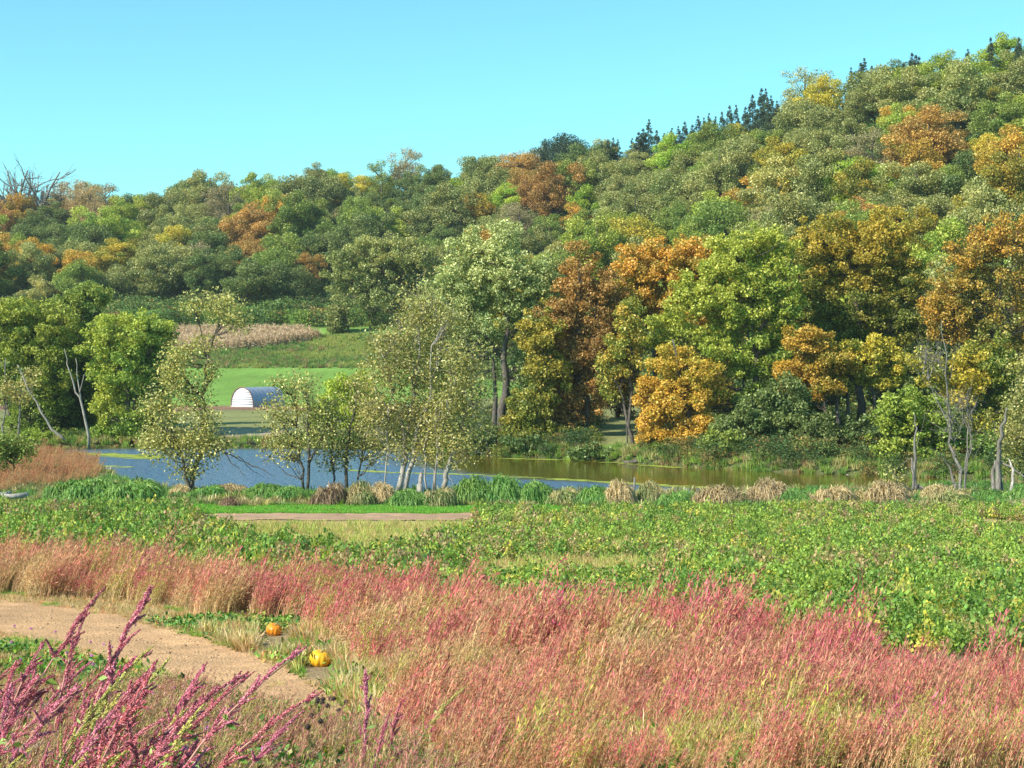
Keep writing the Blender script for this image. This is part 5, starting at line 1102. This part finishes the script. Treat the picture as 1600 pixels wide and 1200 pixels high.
for n_ in range(112):
    d = rng.uniform(8.0, 15.5); px = rng.uniform(-230, 150) - (d - 10) * 4
    if 50 < n_ < 102: px = rng.uniform(-60, 240); d = rng.uniform(8.2, 11.5)
    if n_ >= 102: px = rng.uniform(130, 330); d = rng.uniform(9, 11.5)
    BP.append((px, d, rng.uniform(.5, 1.05), rng.choice(['r', 'r', 'r', 'p', 'o']), None))
BP += [(120, 11.5, 1.3, 'p', 'tall pink pigweed whose head stands over the middle of the path'), (20, 13.0, 1.35, 'r', 'tall red pigweed reaching up to the far edge of the path'), (540, 11.5, 1.0, 'p', 'tall crimson pigweed arching up beside the sandy end of the path'), (590, 12.0, .8, 'r', 'shorter crimson pigweed just right of the tall arching one'), (625, 12.6, .75, 'o', 'yellow-tan pigweed right of the crimson pair at the path end'), (560, 10.6, .62, 'r', 'small red pigweed in front of the crimson pair at the path end')]
cnt = {}
for (px, d, s_, tn, lab) in BP:
    x, y, z = gp(px, d); e = empty('pigweed_plant', (x, y, z - .03), rng.normal(0, .6)); e.scale = (s_, s_, s_ * rng.uniform(.75, 1.0))
    a, b, c = BIG[int(rng.integers(0, 6))]
    link('stem', a, e); h_ = link('seed_head', b, e); h_.material_slots[0].link = 'OBJECT'; h_.material_slots[0].material = {'r': W_RED, 'p': W_PNK, 'o': W_OLV}[tn]; link('leaves', c, e)
    if lab is None:
        cn = {'r': 'dark red', 'p': 'pink', 'o': 'olive yellow'}[tn]; where = 'at the left edge' if px < 0 else 'among the clover flowers' if px < 150 else 'beside the bare sand of the path'
        dn = 'nearest' if d < 9.3 else 'middle' if d < 11.5 else 'farther'
        cn = ('tall ' if s_ > .85 else 'short ' if s_ < .66 else 'middling ') + cn; key = (cn, where, dn); cnt.setdefault(key, []).append((px, e)); 
    else: tag(e, lab, 'weed', 'big pigweed plants by the path')
for (cn, where, dn), L_ in cnt.items():
    L_.sort(key=lambda t: t[0])
    for n_, (px, e) in enumerate(L_):
        q = '' if len(L_) == 1 else ', leftmost' if n_ == 0 else ', rightmost' if n_ == len(L_) - 1 else ', ' + ORD[min(n_, 16)] + ' from left'
        tag(e, short(f"{cn} pigweed {where}, {dn} rank{q}"), 'weed', 'big pigweed plants by the path')
# green growth under the big weeds
GREENW = [weed_proto(290 + k, 60, 0.10, 0.045, 0.20) for k in range(4)]
P, rg = points(9000, 6.5, 17, [3, 2, 9], p0=-150, p1=620, seed=320, extra=lambda x, y, p: (rows(x, y) > np.interp(p, *PATH_LO)) & (fbm(x * 1.5, y, 85) > .4), dens_pow=.6)
n = len(P); rot, scl, idx = std(P, rg, .6, 1.5, 4)
scatter('clover_patch', GREENW, P, rot, scl, idx, mixc([(.07, .19, .04), (.16, .30, .05), (.30, .34, .07), (.34, .16, .10), (.44, .34, .18)], [5, 3, 2, 2, 2], rg, n), 'dense clover and small weeds below the big pigweed')
P, rg = points(6500, 6.5, 21, [3, 2, 9], p0=-150, p1=700, seed=321, extra=lambda x, y, p: (rows(x, y) > np.interp(p, *PATH_LO) + 25) & (fbm(x * 1.6, y * 1.1, 86) > .38), dens_pow=.6)
n = len(P); rot, scl, idx = std(P, rg, .35, .75, len(PIG), tilt=.2); rot[:, 2] = rg.normal(0, .6, n); scl *= np.interp(P[:, 1], [8, 14, 26], [.75, .8, .8])[:, None]
scatter('small_pigweed', PIG, P, rot, scl, idx, mixc([(.46, .15, .14), (.58, .24, .21), (.52, .36, .20), (.38, .36, .08)], [4, 3, 3, 3], rg, n), 'small red pigweed seedlings crowding among the clover')
# clover flowers
M_CL = plain('clover_bloom', (.68, .22, .52), .8, .25, 60)
rr = np.random.default_rng(9); gs = Geo(); gb = Geo(); gf = Geo()
tube(gs, [(0, 0, 0), (.01, 0, .15), (.03, 0, .27)], [.003, .0025, .002], 4)
v = unit(rr.normal(size=(110, 3))); v = v[v[:, 2] > -.4]; C = np.array([.03, 0, .28]) + v * .016
leaves(gb, C, .020, v, .5, rr, aspect=.35, d=unit(v + np.array([0, 0, .5])), up=0)
for a in range(3):
    for k in range(3):
        an = a * 2.1 + k * .7; leaves(gf, np.array([[math.cos(an) * .03, math.sin(an) * .03, .08 + a * .05]]), .035, None, .5, rr, aspect=.7, up=1.5)
CLV = (gs.mesh('stem', [W_LF]), gb.mesh('bloom', [M_CL]), gf.mesh('leaf', [W_LF]))
FL = [(25, 985), (50, 990), (90, 992), (120, 1008), (138, 1008), (160, 1010), (108, 1025), (36, 1036), (140, 1033), (150, 1045), (100, 1100), (111, 1106), (129, 1075), (58, 1100), (12, 1140), (70, 1118), (205, 1085), (208, 1086), (225, 1095), (188, 1125), (352, 1078), (270, 1120), (325, 1142), (324, 1154), (360, 1148), (368, 1127), (294, 1190), (40, 1128), (60, 1063), (48, 1105), (268, 1084), (433, 1140), (680, 1175), (704, 1149), (1245, 1111), (1255, 1116), (413, 1187), (240, 1096), (175, 1015), (20, 1008), (112, 1009)]
FL = sorted(set(FL)); near = [((25, 1040), 'pale tussock'), ((140, 1010), 'path edge beside the dark red weeds')]
for n_, (px, py) in enumerate(FL):
    d = 30.0
    for q in range(20):            # depth at which a 0.28 m flower shows at that height
        zz = gz((px - 800) / F * d, d) + .28; d = F * (CZ - zz) / (py - HOR)
    x, y, z = gp(px, d); e = empty('clover_flower', (x, y, z), rng.uniform(0, 6)); sc_ = 1.0 + .35 * rng.uniform(); e.scale = (sc_,) * 3
    link('stem', CLV[0], e); link('bloom', CLV[1], e); link('leaves', CLV[2], e)
    zone = 'far left by the pale tussock' if px < 60 else 'in the pigweed at the left' if px < 190 else 'below the bare sand' if px < 300 else 'beside the broad-leaved dock' if px < 450 else 'in the mixed weeds near the crimson pigweed' if px < 800 else 'alone among the straw pigweed at the right'
    h_ = 'highest' if py < 1000 else 'upper' if py < 1050 else 'middle' if py < 1110 else 'low' if py < 1150 else 'lowest'
    e['z'] = zone + '|' + h_
    tag(e, '', 'flower', 'pink clover blooms by the path')
zn = {}
for o in list(COL.objects):
    if o.name.startswith('clover_flower') and 'z' in o: zn.setdefault(o['z'], []).append(o)
for k_, L_ in zn.items():
    L_.sort(key=lambda o: o.location.x / o.location.y); zone, h_ = k_.split('|')
    for n_, o in enumerate(L_):
        q = '' if len(L_) == 1 else ', leftmost' if n_ == 0 else ', rightmost' if n_ == len(L_) - 1 else ', ' + ORD[min(n_, 16)] + ' from left'
        o['label'] = f"{h_} pink clover bloom {zone}{q}"; del o['z']
# broad-leaved dock plant, pale tussock, dark seed heads
def rosette(px, d, lab, n, L, mat, name, seed):
    rng = np.random.default_rng(seed); x, y, z = gp(px, d); e = empty(name, (x, y, z)); 
    for k in range(n):
        an = k * 2.4 + rng.normal(0, .2); g = Geo(); LL = L * rng.uniform(.7, 1.1); up_ = rng.uniform(.5, 1.4); ts = np.linspace(0, 1, 6); V = []
        for t in ts:
            c = np.array([math.cos(an) * LL * t, math.sin(an) * LL * t, LL * (up_ * t - .9 * t * t)]); sd_ = np.array([-math.sin(an), math.cos(an), 0]) * LL * .20 * (math.sin(math.pi * min(1, t * .92 + .05)) ** .7) * (1 + .12 * math.sin(t * 20))
            V += [c - sd_ + [0, 0, .02], c - np.array([0, 0, .012]), c + sd_ + [0, 0, .02]]
        Q = [[3 * i + j, 3 * i + j + 1, 3 * i + j + 4, 3 * i + j + 3] for i in range(5) for j in range(2)]
        g.add(V, Q, None, {'lv': rng.uniform(), 'cv': rng.uniform()}); link('leaf', g.mesh('leaf', [mat], True), e)
    tag(e, lab, 'weed')
DOCK = leaf_mat('dock_leaf', (.10, .34, .03), (.20, .46, .05), .35)
rosette(455, row_depth(455, 1178), 'bright green broad-leaved dock at the lower end of the path', 15, .36, DOCK, 'dock_plant', 1)
rosette(395, row_depth(395, 1160), 'darker green dock plant left of the bright broad-leaved one', 10, .22, LM['g'], 'dock_plant', 2)
rosette(590, row_depth(590, 1192), 'small green dock in front of the crimson pigweed pair', 9, .22, DOCK, 'dock_plant', 3)
x, y, z = gp(-8, 11.5); g = Geo(); rg = np.random.default_rng(5)
blades(g, rg, 260, .62, .012, .5, (.25, 0), 0, 3, .35, .08)
e = link('pale_tussock', g.mesh('pale_tussock', [own_mat('pale_plume', (.62, .60, .56), (.80, .78, .74), .3)]), None, (x, y, z)); tag(e, 'silvery white grass tussock at the left edge among red pigweed', 'grass clump')
M_BURR = plain('dark_burr', (.06, .045, .04), .9); gs = Geo(); gb = Geo()
tube(gs, [(0, 0, 0), (.01, 0, .25), (.03, 0, .48)], [.004, .003, .003], 4)
v = unit(np.random.default_rng(3).normal(size=(70, 3))); leaves(gb, np.array([.03, 0, .49]) + v * .016, .035, None, .5, np.random.default_rng(4), aspect=.2, d=v)
uu, vv = np.meshgrid(np.arange(8) * .785, np.linspace(-1.4, 1.4, 5)); V = np.stack([.03 + np.cos(uu) * np.cos(vv) * .02, np.sin(uu) * np.cos(vv) * .02, .49 + np.sin(vv) * .02], -1).reshape(-1, 3)
i = np.arange(4)[:, None] * 8; j = np.arange(8)[None]; k = (j + 1) % 8; gb.add(V, np.stack([i + j, i + k, i + 8 + k, i + 8 + j], -1).reshape(-1, 4))
BR = (gs.mesh('stem', [W_DRY]), gb.mesh('seed_head', [M_BURR]))
for n_, (px, py, lab) in enumerate([(492, 1075, 'topmost dark burr over the path end'), (500, 1078, 'dark burr touching the topmost one'), (512, 1082, 'dark burr right of the topmost pair'), (518, 1090, 'rightmost burr of the upper cluster'), (494, 1097, 'dark burr left in the middle cluster'), (503, 1099, 'dark burr central in the middle cluster'), (513, 1104, 'dark burr right in the middle cluster'), (543, 1098, 'lone dark burr right of the middle cluster'), (505, 1128, 'lowest large dark burr over the sand'), (492, 1119, 'small dark burr above the lowest large one'), (487, 1136, 'dark burr low beside the broad-leaved dock'), (535, 1110, 'dark burr between the lone one and the lowest')]):
    d = 15.0
    for q in range(20): zz = gz((px - 800) / F * d, d) + .49; d = min(15.5, F * (CZ - zz) / (py - HOR))
    x, y, z = gp(px, d); e = empty('burr_weed', (x, y, z), .3 * n_); link('stem', BR[0], e); link('seed_head', BR[1], e); tag(e, lab, 'seed head', 'dark burrs over the end of the path')
hz = Geo(); box(hz, (-700, -70, -2.5), (700, 620, 128))
hm, hN, hK = new_mat('haze_air'); hv = hN.new('ShaderNodeVolumePrincipled'); hv.inputs['Density'].default_value = 0.00010; hv.inputs['Color'].default_value = (.86, .95, 1, 1); hv.inputs['Anisotropy'].default_value = .1
ho = hN.new('ShaderNodeOutputMaterial'); hK.new(hv.outputs[0], ho.inputs['Volume'])
tag(link('haze', hz.mesh('haze', [hm])), 'thin bluish autumn haze over the valley', kind='stuff')
print('objects', len(COL.objects), 'tris', sum(len(m.polygons) for m in bpy.data.meshes) * 2, 'hill trees', len(HT))
